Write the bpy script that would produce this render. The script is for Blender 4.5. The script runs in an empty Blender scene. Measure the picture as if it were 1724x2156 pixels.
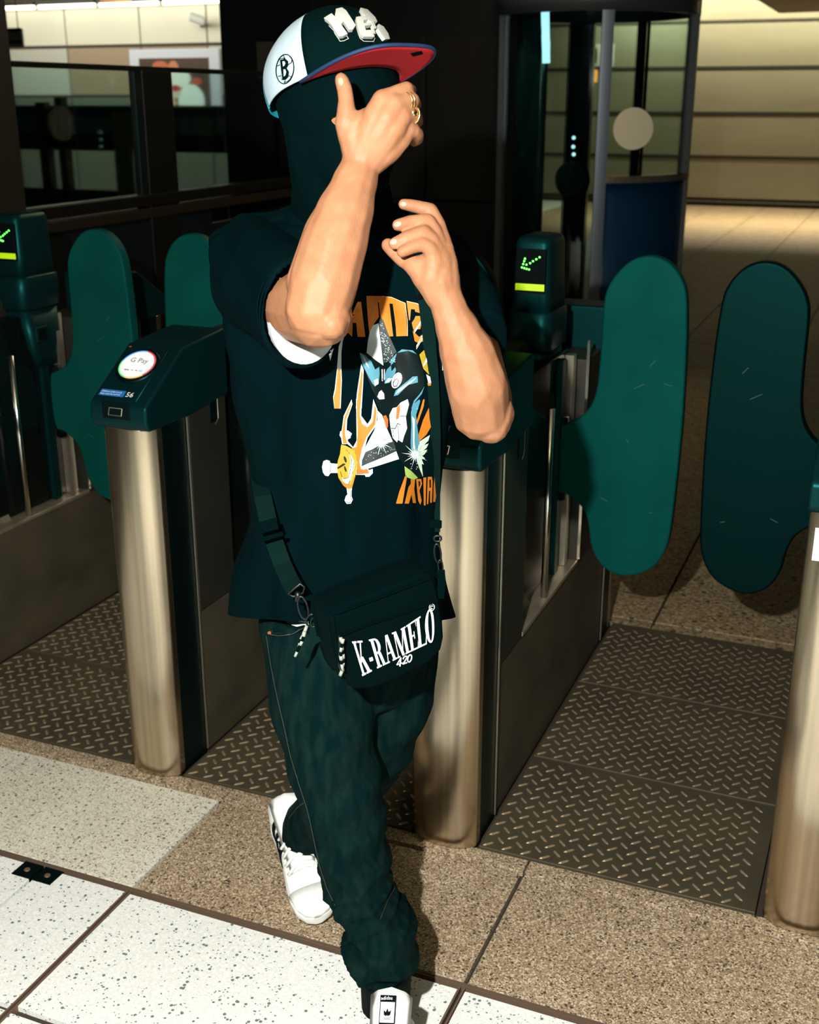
import bpy, bmesh, math, random
import numpy as np
from mathutils import Vector, Matrix
from mathutils.bvhtree import BVHTree
from mathutils.geometry import delaunay_2d_cdt
random.seed(7); np.random.seed(7)
scene=bpy.context.scene; COL=scene.collection
# ---------------- camera, world, lights, exposure ----------------
CAM_F,CAM_CX,CAM_CY,CAM_TH,CAM_H,CAM_YAW=2480.,862.,1078.,math.radians(19.3),1.58,math.radians(22.5)
cam=bpy.data.cameras.new('camera'); camo=bpy.data.objects.new('camera',cam); COL.objects.link(camo)
camo.location=(0,0,CAM_H); camo.rotation_euler=(math.pi/2-CAM_TH,0,CAM_YAW)
cam.sensor_fit='VERTICAL'; cam.sensor_height=36; cam.lens=36*CAM_F/2156; cam.clip_end=100; cam.clip_start=.02
scene.camera=camo
cam.dof.use_dof=True; cam.dof.focus_distance=1.85; cam.dof.aperture_fstop=7.5
scene.view_settings.view_transform='Standard'; scene.view_settings.look='None'
scene.view_settings.exposure=0.0; scene.view_settings.gamma=1.0; scene.view_settings.use_curve_mapping=False
w=bpy.data.worlds.new('world'); scene.world=w; w.use_nodes=True
bg=w.node_tree.nodes['Background']; bg.inputs[0].default_value=(.16,.62,.60,1); bg.inputs[1].default_value=.035
def light(name,kind,loc,energy,color,target=None,**k):
    l=bpy.data.lights.new(name,kind); l.energy=energy; l.color=color
    for a,b in k.items(): setattr(l,a,b)
    o=bpy.data.objects.new(name,l); o.location=loc; COL.objects.link(o)
    if target is not None: o.rotation_euler=(Vector(target)-Vector(loc)).to_track_quat('-Z','Y').to_euler()
    return o
light('camera_flash','POINT',(-.27,-.02,1.80),390,(1.0,.98,.94),shadow_soft_size=.018)
light('hall_lamp','AREA',(-1.4,5.6,2.95),110,(1,.80,.50),target=(-1.4,5.4,0),shape='RECTANGLE',size=1.0,size_y=1.6)
light('hall_lamp','AREA',(0.4,6.2,2.95),120,(1,.80,.50),target=(.4,4.9,0),shape='RECTANGLE',size=1.0,size_y=1.6)
light('hall_lamp','AREA',(-.6,11,2.95),240,(1,.82,.54),target=(-.6,11,0),shape='RECTANGLE',size=1.5,size_y=3)
light('far_lamp','AREA',(-1.2,17.0,3.0),190,(1,.86,.62),target=(-1.2,16.9,0),shape='RECTANGLE',size=5,size_y=.5,spread=1.7)
light('shutter_lamp','AREA',(-1.2,18.9,3.15),150,(1,.95,.78),target=(-1.2,19.6,2.2),shape='RECTANGLE',size=7,size_y=.2)
light('concourse_lamp','AREA',(-12.5,15.6,3.1),115,(1,1,.86),target=(-12.5,17.5,1.9),shape='RECTANGLE',size=6,size_y=.5)
# ---------------- helpers ----------------
def s2l(c):
    return tuple(((v/255)/12.92 if v/255<=.04045 else (((v/255)+.055)/1.055)**2.4) for v in c)
MATS={}
def mat(name,rgb=None,rough=.5,metal=0.,lin=None,emit=0,ecol=None,spec=.5,noise=None,bump=None,aniso=None,trans=0,ior=1.45,alpha=1,sheen=0,sss=0,tint=None):
    m=bpy.data.materials.new(name); m.use_nodes=True; nt=m.node_tree; p=nt.nodes['Principled BSDF']
    if tint: p.inputs['Specular Tint'].default_value=(*tint,1)
    c=lin if lin else s2l(rgb); p.inputs['Base Color'].default_value=(*c,1)
    p.inputs['Roughness'].default_value=rough; p.inputs['Metallic'].default_value=metal
    p.inputs['Specular IOR Level'].default_value=spec; p.inputs['IOR'].default_value=ior
    p.inputs['Transmission Weight'].default_value=trans; p.inputs['Alpha'].default_value=alpha
    if sheen: p.inputs['Sheen Weight'].default_value=sheen
    if sss:
        p.inputs['Subsurface Weight'].default_value=sss; p.inputs['Subsurface Radius'].default_value=(.012,.004,.002); p.inputs['Subsurface Scale'].default_value=.5
    if emit:
        p.inputs['Emission Color'].default_value=(*(s2l(ecol) if ecol else c),1); p.inputs['Emission Strength'].default_value=emit
    tc=nt.nodes.new('ShaderNodeTexCoord')
    if noise: # (scale(3), amount, color2 lin, detail)
        mp=nt.nodes.new('ShaderNodeMapping'); mp.inputs['Scale'].default_value=noise[0]
        n=nt.nodes.new('ShaderNodeTexNoise'); n.inputs['Scale'].default_value=1; n.inputs['Detail'].default_value=4
        nt.links.new(tc.outputs['Object'],mp.inputs[0]); nt.links.new(mp.outputs[0],n.inputs['Vector'])
        r=nt.nodes.new('ShaderNodeValToRGB'); r.color_ramp.elements[0].position=noise[2] if len(noise)>2 else .35; r.color_ramp.elements[1].position=noise[3] if len(noise)>3 else .7
        r.color_ramp.elements[0].color=(*c,1); r.color_ramp.elements[1].color=(*noise[1],1)
        nt.links.new(n.outputs['Fac'],r.inputs[0]); nt.links.new(r.outputs[0],p.inputs['Base Color'])
    if bump: # (scale3, strength, dist)
        mp=nt.nodes.new('ShaderNodeMapping'); mp.inputs['Scale'].default_value=bump[0]
        n=nt.nodes.new('ShaderNodeTexNoise'); n.inputs['Scale'].default_value=1; n.inputs['Detail'].default_value=3
        nt.links.new(tc.outputs['Object'],mp.inputs[0]); nt.links.new(mp.outputs[0],n.inputs['Vector'])
        b=nt.nodes.new('ShaderNodeBump'); b.inputs['Strength'].default_value=bump[1]; b.inputs['Distance'].default_value=bump[2]
        nt.links.new(n.outputs['Fac'],b.inputs['Height']); nt.links.new(b.outputs[0],p.inputs['Normal'])
    MATS[name]=m; return m
def terrazzo(name,base,grain,dark,light_,gs=420,th=.5,spots=.12,stain=0):
    m=bpy.data.materials.new(name); m.use_nodes=True; nt=m.node_tree; p=nt.nodes['Principled BSDF']; L=nt.links
    p.inputs['Roughness'].default_value=.55
    g=nt.nodes.new('ShaderNodeNewGeometry'); 
    v=nt.nodes.new('ShaderNodeTexVoronoi'); v.inputs['Scale'].default_value=gs; L.new(g.outputs['Position'],v.inputs['Vector'])
    sx=nt.nodes.new('ShaderNodeSeparateXYZ'); L.new(v.outputs['Color'],sx.inputs[0])
    r=nt.nodes.new('ShaderNodeValToRGB'); cr=r.color_ramp; cr.interpolation='CONSTANT'
    cr.elements[0].position=0; cr.elements[0].color=(*dark,1); cr.elements[1].position=spots; cr.elements[1].color=(*grain,1)
    e=cr.elements.new(th); e.color=(*base,1); e=cr.elements.new(1-(1-th)*.35); e.color=(*light_,1)
    L.new(sx.outputs[0],r.inputs[0])
    v2=nt.nodes.new('ShaderNodeTexVoronoi'); v2.inputs['Scale'].default_value=gs*.33; L.new(g.outputs['Position'],v2.inputs['Vector'])
    s2=nt.nodes.new('ShaderNodeSeparateXYZ'); L.new(v2.outputs['Color'],s2.inputs[0])
    lt=nt.nodes.new('ShaderNodeMath'); lt.operation='LESS_THAN'; lt.inputs[1].default_value=.10; L.new(s2.outputs[1],lt.inputs[0])
    lt2=nt.nodes.new('ShaderNodeMath'); lt2.operation='LESS_THAN'; lt2.inputs[1].default_value=.36; L.new(v2.outputs['Distance'],lt2.inputs[0])
    mu=nt.nodes.new('ShaderNodeMath'); mu.operation='MULTIPLY'; L.new(lt.outputs[0],mu.inputs[0]); L.new(lt2.outputs[0],mu.inputs[1])
    mx=nt.nodes.new('ShaderNodeMixRGB'); L.new(mu.outputs[0],mx.inputs[0]); L.new(r.outputs[0],mx.inputs[1]); mx.inputs[2].default_value=(*dark,1)
    out=mx
    n=nt.nodes.new('ShaderNodeTexNoise'); n.inputs['Scale'].default_value=5; n.inputs['Detail'].default_value=5; L.new(g.outputs['Position'],n.inputs['Vector'])
    rr=nt.nodes.new('ShaderNodeValToRGB'); rr.color_ramp.elements[0].position=.3; rr.color_ramp.elements[0].color=(.72,.66,.58,1); rr.color_ramp.elements[1].position=.62; rr.color_ramp.elements[1].color=(1,1,1,1); L.new(n.outputs['Fac'],rr.inputs[0])
    m2=nt.nodes.new('ShaderNodeMixRGB'); m2.blend_type='MULTIPLY'; m2.inputs[0].default_value=stain; L.new(out.outputs[0],m2.inputs[1]); L.new(rr.outputs[0],m2.inputs[2])
    L.new(m2.outputs[0],p.inputs['Base Color']); MATS[name]=m; return m
class MB:
    def __init__(s): s.v=[]; s.f=[]; s.m=[]
    def add(s,vs,fs,mi=0):
        b=len(s.v); s.v+= [tuple(v) for v in vs]; s.f+=[tuple(b+i for i in f) for f in fs]; s.m+=[mi]*len(fs); return s
    def box(s,x0,x1,y0,y1,z0,z1,mi=0):
        vs=[(x,y,z) for x in (x0,x1) for y in (y0,y1) for z in (z0,z1)]
        return s.add(vs,[(0,1,3,2),(4,6,7,5),(0,4,5,1),(2,3,7,6),(0,2,6,4),(1,5,7,3)],mi)
    def prism(s,pts,a,b,axis='y',mi=0):
        # pts: 2D polygon; axis of extrusion
        n=len(pts)
        def mk(p,t): return {'y':(p[0],t,p[1]),'x':(t,p[0],p[1]),'z':(p[0],p[1],t)}[axis]
        vs=[mk(p,a) for p in pts]+[mk(p,b) for p in pts]
        fs=[tuple(range(n)),tuple(range(2*n-1,n-1,-1))]+[(i,n+i,n+(i+1)%n,(i+1)%n) for i in range(n)]
        return s.add(vs,fs,mi)
    def loft(s,rings,cap=True,mi=0,closed=True):
        n=len(rings[0]); vs=[p for r in rings for p in r]; fs=[]
        for k in range(len(rings)-1):
            for i in range(n if closed else n-1):
                j=(i+1)%n; fs.append((k*n+i,k*n+j,(k+1)*n+j,(k+1)*n+i))
        if cap: fs+= [tuple(range(n-1,-1,-1)),tuple(range((len(rings)-1)*n,len(rings)*n))]
        return s.add(vs,fs,mi)
    def tube(s,pts,r,n=8,mi=0,cap=True,closed=False):
        pts=[Vector(p) for p in pts]; N=len(pts); rs=r if hasattr(r,'__len__') else [r]*N
        rings=[]; t0=(pts[1]-pts[0]).normalized(); a=t0.orthogonal().normalized()
        for i,p in enumerate(pts):
            t=((pts[(i+1)%N]-pts[i-1]) if closed else (pts[min(i+1,N-1)]-pts[max(i-1,0)])).normalized()
            a=(a-t*a.dot(t)).normalized(); b=t.cross(a)
            rings.append([p+(a*math.cos(2*math.pi*k/n)+b*math.sin(2*math.pi*k/n))*rs[i] for k in range(n)])
        if closed: rings.append(rings[0])
        return s.loft(rings,cap=cap and not closed,mi=mi)
    def lathe(s,prof,c=(0,0,0),n=32,mi=0,axis='z',arc=None):
        rings=[]
        for r,z in prof:
            rings.append([(c[0]+r*math.cos(2*math.pi*k/n),c[1]+r*math.sin(2*math.pi*k/n),c[2]+z) if axis=='z' else
              ((c[0]+r*math.cos(2*math.pi*k/n),c[1]+z,c[2]+r*math.sin(2*math.pi*k/n)) if axis=='y' else (c[0]+z,c[1]+r*math.cos(2*math.pi*k/n),c[2]+r*math.sin(2*math.pi*k/n))) for k in range(n)])
        return s.loft(rings,mi=mi)
    def build(s,name,mats,parent=None,smooth=False,bevel=0,seg=2,origin=None):
        me=bpy.data.meshes.new(name); vs=s.v
        if origin is not None: vs=[(v[0]-origin[0],v[1]-origin[1],v[2]-origin[2]) for v in vs]
        me.from_pydata(vs,[],s.f)
        if not isinstance(mats,(list,tuple)): mats=[mats]
        for m in mats: me.materials.append(m)
        me.polygons.foreach_set('material_index',s.m)
        bm=bmesh.new(); bm.from_mesh(me); bmesh.ops.recalc_face_normals(bm,faces=bm.faces); bm.to_mesh(me); bm.free()
        me.polygons.foreach_set('use_smooth',[bool(smooth)]*len(me.polygons))
        o=bpy.data.objects.new(name,me); COL.objects.link(o)
        if parent: o.parent=parent
        if origin is not None and not parent: o.location=origin
        if bevel:
            b=o.modifiers.new('b','BEVEL'); b.width=bevel; b.segments=seg; b.limit_method='ANGLE'; b.angle_limit=math.radians(35); b.harden_normals=False
            me.polygons.foreach_set('use_smooth',[True]*len(me.polygons)); sm=o.modifiers.new('w','WEIGHTED_NORMAL')
        return o
def tag(o,label=None,cat=None,group=None,kind=None):
    if label: o['label']=label
    if cat: o['category']=cat
    if group: o['group']=group
    if kind: o['kind']=kind
    return o
def empty(name,loc,label=None,cat=None,group=None,kind=None):
    o=bpy.data.objects.new(name,None); o.location=loc; o.empty_display_size=.05; COL.objects.link(o); return tag(o,label,cat,group,kind)
def copy_tree(o,parent=None):
    c=o.copy(); COL.objects.link(c)
    if parent: c.parent=parent
    for ch in list(o.children): copy_tree(ch,c)
    return c
def ray(x,y):
    c=Vector(((x-CAM_CX)/CAM_F,(CAM_CY-y)/CAM_F,-1)); return camo.matrix_basis.to_3x3() @ c
CAMP=Vector((0,0,CAM_H)); FWD=Vector((-math.sin(CAM_YAW),math.cos(CAM_YAW),0))
def P(x,y,D):
    d=ray(x,y); return CAMP+d*(D/d.dot(FWD))
def PY(x,y,V): d=ray(x,y); return CAMP+d*(V/d.y)
def PX(x,y,U): d=ray(x,y); return CAMP+d*(U/d.x)
def PZ(x,y,z=0): d=ray(x,y); return CAMP+d*((z-CAM_H)/d.z)
def rrect(cx,cy,hx,hy,r,z,n=5):
    out=[]
    for k,(sx,sy) in enumerate(((1,1),(-1,1),(-1,-1),(1,-1))):
        for i in range(n+1):
            a=math.pi/2*(k+i/n); out.append((cx+sx*(hx-r)+r*math.cos(a),cy+sy*(hy-r)+r*math.sin(a),z))
    return out
# ---------------- materials ----------------
steel=mat('brushed_steel',lin=(.60,.50,.36),rough=.25,metal=1,noise=((60,60,1.2),(.42,.36,.26)),bump=((900,900,6),.10,.0004))
steel.node_tree.nodes['Principled BSDF'].inputs['Anisotropic'].default_value=.8
darksteel=mat('bronzed_steel_panel',lin=(.022,.021,.014),rough=.5,metal=.2,noise=((6,6,6),(.014,.015,.011)),bump=((300,300,300),.05,.0004))
plinthm=mat('brown_steel_plinth',lin=(.075,.063,.036),rough=.55,metal=.2,noise=((5,5,9),(.044,.040,.026)))
sillm=mat('scuffed_sill_metal',lin=(.42,.38,.28),rough=.38,metal=.7,noise=((14,14,14),(.28,.22,.15)))
greenp=mat('green_plastic',lin=(.0010,.011,.0115),rough=.42,spec=.35,tint=(.12,1,.95),bump=((500,500,500),.06,.0004))
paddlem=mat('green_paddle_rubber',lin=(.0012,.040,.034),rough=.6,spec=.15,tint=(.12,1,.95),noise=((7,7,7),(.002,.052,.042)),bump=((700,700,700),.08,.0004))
paddleshade=mat('shaded_paddle_rubber',lin=(.0002,.0018,.0023),rough=.5,spec=.2,tint=(.12,1,.95),noise=((5,5,5),(.0003,.0023,.0028)))  # same paddle rubber with the shade painted into its colour
blackp=mat('black_plastic',lin=(.0008,.003,.0035),spec=.3,tint=(.3,1,.95),rough=.4)
blackg=mat('black_glass',lin=(.002,.004,.004),rough=.15)
chrome=mat('chrome',lin=(.75,.73,.66),rough=.16,metal=1)
edgem=mat('bright_trim',lin=(.6,.55,.42),rough=.3,metal=.9)
platem=mat('checker_plate',lin=(.095,.080,.046),rough=.52,metal=.35,noise=((4,4,4),(.060,.054,.034)),bump=((260,260,260),.08,.0005))
lugm=mat('bright_lug',lin=(.66,.52,.34),rough=.27,metal=.75)  # lugs coloured much brighter than the plate
grout=mat('dark_joint',lin=(.035,.026,.018),rough=.8)
brass=mat('brass_joint_strip',lin=(.16,.11,.075),rough=.5,metal=.3)
beige=terrazzo('beige_terrazzo',(.37,.285,.18),(.235,.175,.105),(.055,.042,.026),(.60,.51,.37),gs=340,th=.42,spots=.09,stain=.45)
cream=terrazzo('cream_terrazzo',(.66,.64,.52),(.50,.47,.37),(.16,.135,.09),(.74,.73,.62),gs=300,th=.30,spots=.04,stain=.15)
white=terrazzo('white_terrazzo',(.78,.80,.76),(.70,.74,.70),(.12,.19,.18),(.86,.88,.84),gs=330,th=.25,spots=.025,stain=.05)
beigefar=terrazzo('brown_terrazzo',(.30,.22,.115),(.19,.14,.075),(.06,.045,.027),(.40,.31,.18),gs=120,th=.4,spots=.06,stain=.5)
ledg=mat('green_led',lin=(.1,1,.1),emit=9,ecol=(70,255,60))
ledg2=mat('green_led_soft',lin=(.05,.6,.05),emit=1.6,ecol=(20,200,20))
bar_y=mat('lime_bar',lin=(.3,.5,.01),emit=.62,ecol=(175,215,0))
whitep=mat('white_print',lin=(.8,.82,.8),rough=.5)
# ---------------- floor ----------------
fl=MB().box(-20,6,-2.5,20.5,-.12,-.012).build('floor',grout); tag(fl,kind='structure')
def tile(x0,x1,y0,y1,m,z=0,g=.004,name='floor_tile'):
    return MB().box(x0+g,x1-g,y0+g,y1-g,-.03,z).build(name,m,fl,bevel=.0012,seg=1)
U0=-.595; PT=.750
us=[U0+PT*k for k in range(-3,4)]
cols=[(us[i],us[i+1]) for i in range(len(us)-1)]
for x0,x1 in cols:
    m=cream if x1<=-1.3 else beige
    tile(x0,x1,2.08,2.128,m if m is beige else beige,g=.002); 
    tile(x0,x1,1.712,2.072,m,g=.004)
    ng=.006
    if x0>=-1.4: tile(x0,x1,1.335,1.70,white,g=ng); tile(x0,x1,.95,1.329,white,g=ng)
xs=[-2.9,-2.32,-1.565,-1.345]
for a,b in zip(xs,xs[1:]):
    tile(a,b,1.335,1.70,white); tile(a,b,.95,1.329,white)
for x0,x1 in cols:
    for k in range(-3,1): tile(x0,x1,.94+.75*(k-1),.94+.75*k,white,g=.006)
# paired metal strips between tiles and fixing plates
def strip(x0,x1,y0,y1,z=.0012,m=brass): return MB().box(x0,x1,y0,y1,-.012,z).build('joint_strip',m,fl)
strip(-2.9,1.6,1.7035,1.7065); strip(-2.9,1.6,1.7095,1.712)
for sgn in (-1,1): strip(-1.345+sgn*.0045-.002,-1.345+sgn*.0045+.002,.95,1.70)
for sgn in (-1,1): strip(-.597+sgn*.0045-.002,-.597+sgn*.0045+.002,.95,1.70)
for cx in (-1.592,-1.538):
    pl=MB().box(cx-.024,cx+.024,1.652,1.700,-.01,.002).build('fixing_plate',blackp,fl,bevel=.001)
    MB().lathe([(.0001,.0),(.007,.0),(.006,.002),(.0001,.0025)],(cx,1.675,.002),n=10).build('screw',brass,pl)
# tiles past the gates
k=0
for x0,x1 in [(U0+PT*i,U0+PT*(i+1)) for i in range(-6,4)]:
    y=3.44
    tile(x0,x1,3.425,3.478,beigefar,g=.002)
    for j in range(21):
        tile(x0,x1,3.48+.78*j,3.48+.78*(j+1),beigefar,g=.004)
for x0,x1 in [(-20,-15.3),(-15.3,-13.5),(-13.5,-11.7),(-11.7,-9.9),(-9.9,-7.5),(-7.5,-5.1)]:
    for j in range(4): tile(x0,x1,10+2.4*j,12.4+2.4*j,cream)
# ---------------- checker plates in the lanes ----------------
def plates(u0,u1,gname,where):
    for n,(a,b) in enumerate(((2.130,2.544),(2.550,2.985),(2.991,3.42))):
        root=empty('checker_plate',((u0+u1)/2,(a+b)/2,0),f'{("front","middle","rear")[n]} diamond tread steel plate on the floor of {where}','floor plate',group=gname)
        hx,hy=(u1-u0)/2-.002,(b-a)/2
        MB().box(-hx,hx,-hy,hy,-.011,.004).build('plate',platem,root,bevel=.0015,seg=1)
        lug=MB(); p=.0435
        nx,ny=int(2*hx/p),int(2*hy/p)
        for sub,sg,ox in ((0,1,0),(1,-1,.5)):
            for i in range(nx):
                for j in range(ny):
                    cx=-hx+p*(i+.4+ox*1.0); cy=-hy+p*(j+.35+ox)
                    if abs(cx)>hx-.012 or abs(cy)>hy-.010: continue
                    d=Vector((1,sg,0)).normalized(); q=Vector((-d.y,d.x,0)); L=.0145; W=.0036
                    def pt(s,t,z): v=Vector((cx,cy,z))+d*s+q*t; return tuple(v)
                    vs=[pt(-L,0,.004),pt(-L*.55,-W,.004),pt(L*.55,-W,.004),pt(L,0,.004),pt(L*.55,W,.004),pt(-L*.55,W,.004),pt(-L*.6,0,.0064),pt(L*.6,0,.0064)]
                    lug.add(vs,[(0,1,6),(1,2,7,6),(2,3,7),(3,4,7),(4,5,6,7),(5,0,6)])
        o=lug.build('tread_lugs',lugm,root); o['kind']='stuff'
LANES=[(-2.322,-1.640),(-1.488,-.875),(-.716,-.112)]
plates(*LANES[0],'tread plates of the left lane','the left gate lane')
plates(*LANES[1],'tread plates of the middle lane','the middle gate lane')
plates(*LANES[2],'tread plates of the right lane','the right gate lane')
# ---------------- gate pedestals ----------------
def digits(bm,txt,size,ox,oy,place,mi=0,tilt=0):
    """flat lettering laid into bm; place(x,y)->3D"""
    cu=bpy.data.curves.new('t','FONT'); cu.body=txt; cu.size=size; cu.resolution_u=2
    o=bpy.data.objects.new('t',cu); COL.objects.link(o); dg=bpy.context.evaluated_depsgraph_get(); me=bpy.data.meshes.new_from_object(o.evaluated_get(dg))
    bm.add([place(ox+v.co.x,oy+v.co.y) for v in me.vertices],[tuple(p.vertices) for p in me.polygons],mi)
    bpy.data.objects.remove(o)
scr=mat('reader_screen',lin=(.45,.45,.45),emit=.55,ecol=(250,250,250)); 
ringr=mat('ring_red',lin=(.7,.03,.02),emit=.5,ecol=(215,40,35)); ringy=mat('ring_amber',lin=(.8,.4,.05),emit=.6,ecol=(255,175,60))
ringg=mat('ring_green',lin=(.1,.6,.2),emit=.6,ecol=(60,200,110)); ringb=mat('ring_blue',lin=(.05,.3,.8),emit=.6,ecol=(40,150,235))
labelb=mat('blue_label',lin=(.01,.12,.35),emit=.12,ecol=(20,95,170)); greyt=mat('grey_print',lin=(.05,.08,.10)); redt=mat('red_print',lin=(.7,.03,.02),emit=.2,ecol=(220,30,30))
def pedestal(u,wd,idx,label):
    root=empty('ticket_gate_pedestal',(u,2.10,0),label,'ticket gate','ticket gate pedestals')
    W=wd
    MB().box(-W+.003,-.003,.052,.152,0,.888).build('post_side_cover',blackp,root,bevel=.002)
    MB().box(-W+.003,-.003,1.168,1.268,0,.888).build('post_side_cover',blackp,root,bevel=.002)
    def D(y0,y1,front=True):
        n=10; pts=[]
        bul=.030; r=.022
        for i in range(n+1):
            t=i/n; x=-W+W*t; 
            e=1-abs(2*t-1)**3.2
            pts.append((x,y0-bul*e+.03))
        pts=[(-W,y1)]+pts+[(0,y1)]
        return pts
    for nm,yy,fl_ in (('front_post',0,1),('rear_post',1.32,-1)):
        pr=D(0,.05)
        pr=[(x,(y if fl_>0 else 1.32-y)) for x,y in pr]
        MB().prism(pr,0,.888,'z').build(nm,steel,root,bevel=.004,seg=2)
    MB().box(-W+.004,-.004,.16,1.16,0,.385).build('plinth',plinthm,root,bevel=.003)
    MB().box(-W+.006,-.001,.16,.327,.386,.95).build('front_cabinet',darksteel,root,bevel=.004)
    MB().box(-W+.006,-.001,.83,1.16,.386,.95).build('rear_cabinet',darksteel,root,bevel=.004)
    for y in (.152,1.164): MB().box(-.0012,.0018,y-.002,y+.002,.01,.885).build('trim_strip',edgem,root)
    MB().box(-.003,.004,.829,.835,.40,1.0).build('cabinet_edge',chrome,root)
    MB().box(-W+.002,.0,.329,.828,.386,.398).build('sill',sillm,root,bevel=.002)
    MB().prism([(-.055,.398),(-.055,.43),(-.035,.398)],.33,.50,'y').add([],[]).build('sill_lip',sillm,root)
    MB().box(-W+.045,-.045,.333,.80,.399,.98).build('core',blackg,root,bevel=.004)
    MB().box(-W+.006,-.150+.055,.328,.828,.965,1.028).build('top_cover',darksteel,root,bevel=.005)
    MB().box(-.044,-.030,.70,.73,.40,.97).build('guide_rail',greenp,root)
    MB().box(-.044,-.022,.77,.80,.40,.97).build('guide_rail',edgem,root)
    for x in (-.014,-W+.014): MB().tube([(x,.55,.398),(x,.55,.885)],.0085,12).build('chrome_bar',chrome,root,smooth=True)
    # heads
    for nm,f in (('reader_head',1),('rear_head',-1)):
        h=.004
        prof=[(.0,.886),(-.012,.905),(-.012,.942),(.0,.952),(.150,1.048),(.335,1.062),(.335,.90),(.17,.886)]
        pr=[(y if f>0 else 1.32-y,z) for y,z in prof]
        head=MB().prism(pr,-W-h,h,'x').build(nm,greenp,root,bevel=.007,seg=3)
        # raised border ribs along the sloped face
        def Sl(x,t,off=0): # t along slope 0..1
            y=.15*t; z=.952+.096*t; n_=Vector((0,-.096,.15)).normalized()*off
            yy=y+n_.y; return (x,yy if f>0 else 1.32-yy,z+n_.z)
        rib=MB()
        for x in (-W*.20,): rib.tube([Sl(x,0,.001),Sl(x,1,.001)],.0025,6)
        rib.build('rib',greenp,head,smooth=True)
        if f>0 and idx in (0,1,2,3):
            cx=-W*.56; ct=.60; R=.0445
            def disc(r0,r1,a0,a1,off,mi,mb,n=40):
                vs=[];fs=[]
                for i in range(n+1):
                    a=a0+(a1-a0)*i/n
                    for r in (r0,r1): vs.append(Sl(cx+r*math.cos(a),ct+r*math.sin(a)/.178,off))
                for i in range(n): fs.append((2*i,2*i+1,2*i+3,2*i+2))
                mb.add(vs,fs,mi)
            hb=MB(); rings=[[Sl(cx+r*math.cos(a),ct+r*math.sin(a)/.178,o_) for a in [2*math.pi*i/36 for i in range(36)]] for r,o_ in ((R+.009,-.004),(R+.008,.004),(R+.002,.006),(R+.001,.004))]
            hb.loft(rings).build('reader_rim',blackp,head,smooth=True)
            sm_=MB(); disc(.0,R,0,2*math.pi,.0066,0,sm_,48)
            pi=math.pi
            for a0,a1,mi in ((-.25*pi,.45*pi,1),(.45*pi,.95*pi,4),(.95*pi,1.42*pi,3),(1.42*pi,1.75*pi,2)): disc(R-.0035,R,a0,a1,.0069,mi,sm_,14)
            if idx==1 or idx==0:
                digits(sm_,'G Pay',.020,cx-.024,0,lambda x,y:Sl(x,ct+(y+.006)/.178,.0071),5)
                for xo,wd_,mi in ((-.024,.012,5),(-.006,.006,4),(.005,.006,1),(.015,.009,4)): 
                    vs=[Sl(cx+xo,ct-.10,.0071),Sl(cx+xo+wd_,ct-.10,.0071),Sl(cx+xo+wd_,ct-.115,.0071),Sl(cx+xo,ct-.115,.0071)]; sm_.add(vs,[(0,1,2,3)],mi)
            sm_.build('reader_screen',[scr,ringr,ringy,ringg,ringb,greyt],head)
            lb=MB(); a,b=-W*.93,-W*.47
            lb.add([Sl(a,.05,.002),Sl(b,.05,.002),Sl(b,.155,.002),Sl(a,.155,.002)],[(0,1,2,3)],0)
            digits(lb,'Children under 5 and',.0062,a+.002,0,lambda x,y:Sl(x,.11+y/.178,.0024),1)
            digits(lb,'dogs must be carried',.0062,a+.002,0,lambda x,y:Sl(x,.07+y/.178,.0024),1)
            lb.build('notice_label',[labelb,whitep],head)
            if idx==1:
                nb=MB(); digits(nb,'56',.020,-W*.44,0,lambda x,y:Sl(x,.06+y/.178,.0028)); nb.build('gate_number',whitep,head)
            # ticket slot on the front lip
            MB().box(-W*.78,-W*.26,-.0135,-.010,.912,.950).build('slot_recess',blackp,head,bevel=.001)
            sl=MB(); x0,x1,z0,z1=-W*.66,-W*.42,.921,.938
            for a,b in (((x0,z0),(x1,z0)),((x1,z0),(x1+.004,z1)),((x1+.004,z1),(x0+.004,z1)),((x0+.004,z1),(x0,z0))): sl.tube([(a[0],-.0145,a[1]),(b[0],-.0145,b[1])],.0009,5)
            sl.build('ticket_slot_frame',edgem,head)
            rl=MB().lathe([(.0001,0),(.003,0),(.002,.001),(.0001,.0012)],Sl(-W*.93,.93,.001),n=8).build('status_light',redt,head)
    # latch recess on the lane side
    for y in (.27,):
        s=MB().box(.0,.0018,y-.02,y+.015,.845,.905).build('latch_recess',blackp,root,bevel=.001)
        MB().tube([(.002,y+.014,.90),(.002,y+.014,.85),(.002,y+.0,.838)],.0012,6).build('latch_edge',chrome,s)
    # ---- display pillar
    dp=empty('display_pillar',(0,0,0)); dp.parent=root
    cx,cy=-.090-(.014 if idx==2 else (-.022 if idx==0 else 0)),.720
    hood=MB().loft([rrect(cx,cy,.050,.080,.022,1.095),rrect(cx+.0,cy,.047,.077,.022,1.15),rrect(cx,cy,.044,.073,.02,1.255),rrect(cx,cy,.040,.067,.02,1.268),rrect(cx,cy,.030,.057,.02,1.272)]).build('display_hood',greenp,dp,smooth=True)
    MB().loft([rrect(cx,cy,.046,.078,.03,.995),rrect(cx,cy,.055,.087,.03,1.003),rrect(cx,cy,.056,.090,.03,1.05),rrect(cx,cy,.055,.088,.03,1.090),rrect(cx,cy,.050,.080,.025,1.096)]).build('collar',greenp,dp,smooth=True)
    MB().loft([rrect(cx+.018,cy+.03,.022,.06,.018,.82),rrect(cx+.015,cy+.02,.030,.075,.02,.88),rrect(cx,cy,.048,.080,.03,.994)]).build('funnel',greenp,dp,smooth=True)
    fr=MB(); yf=cy-.074
    MB().box(cx-.037,cx+.037,yf-.008,yf+.004,1.14,1.245).build('display_panel',blackg,hood,bevel=.002)
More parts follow.
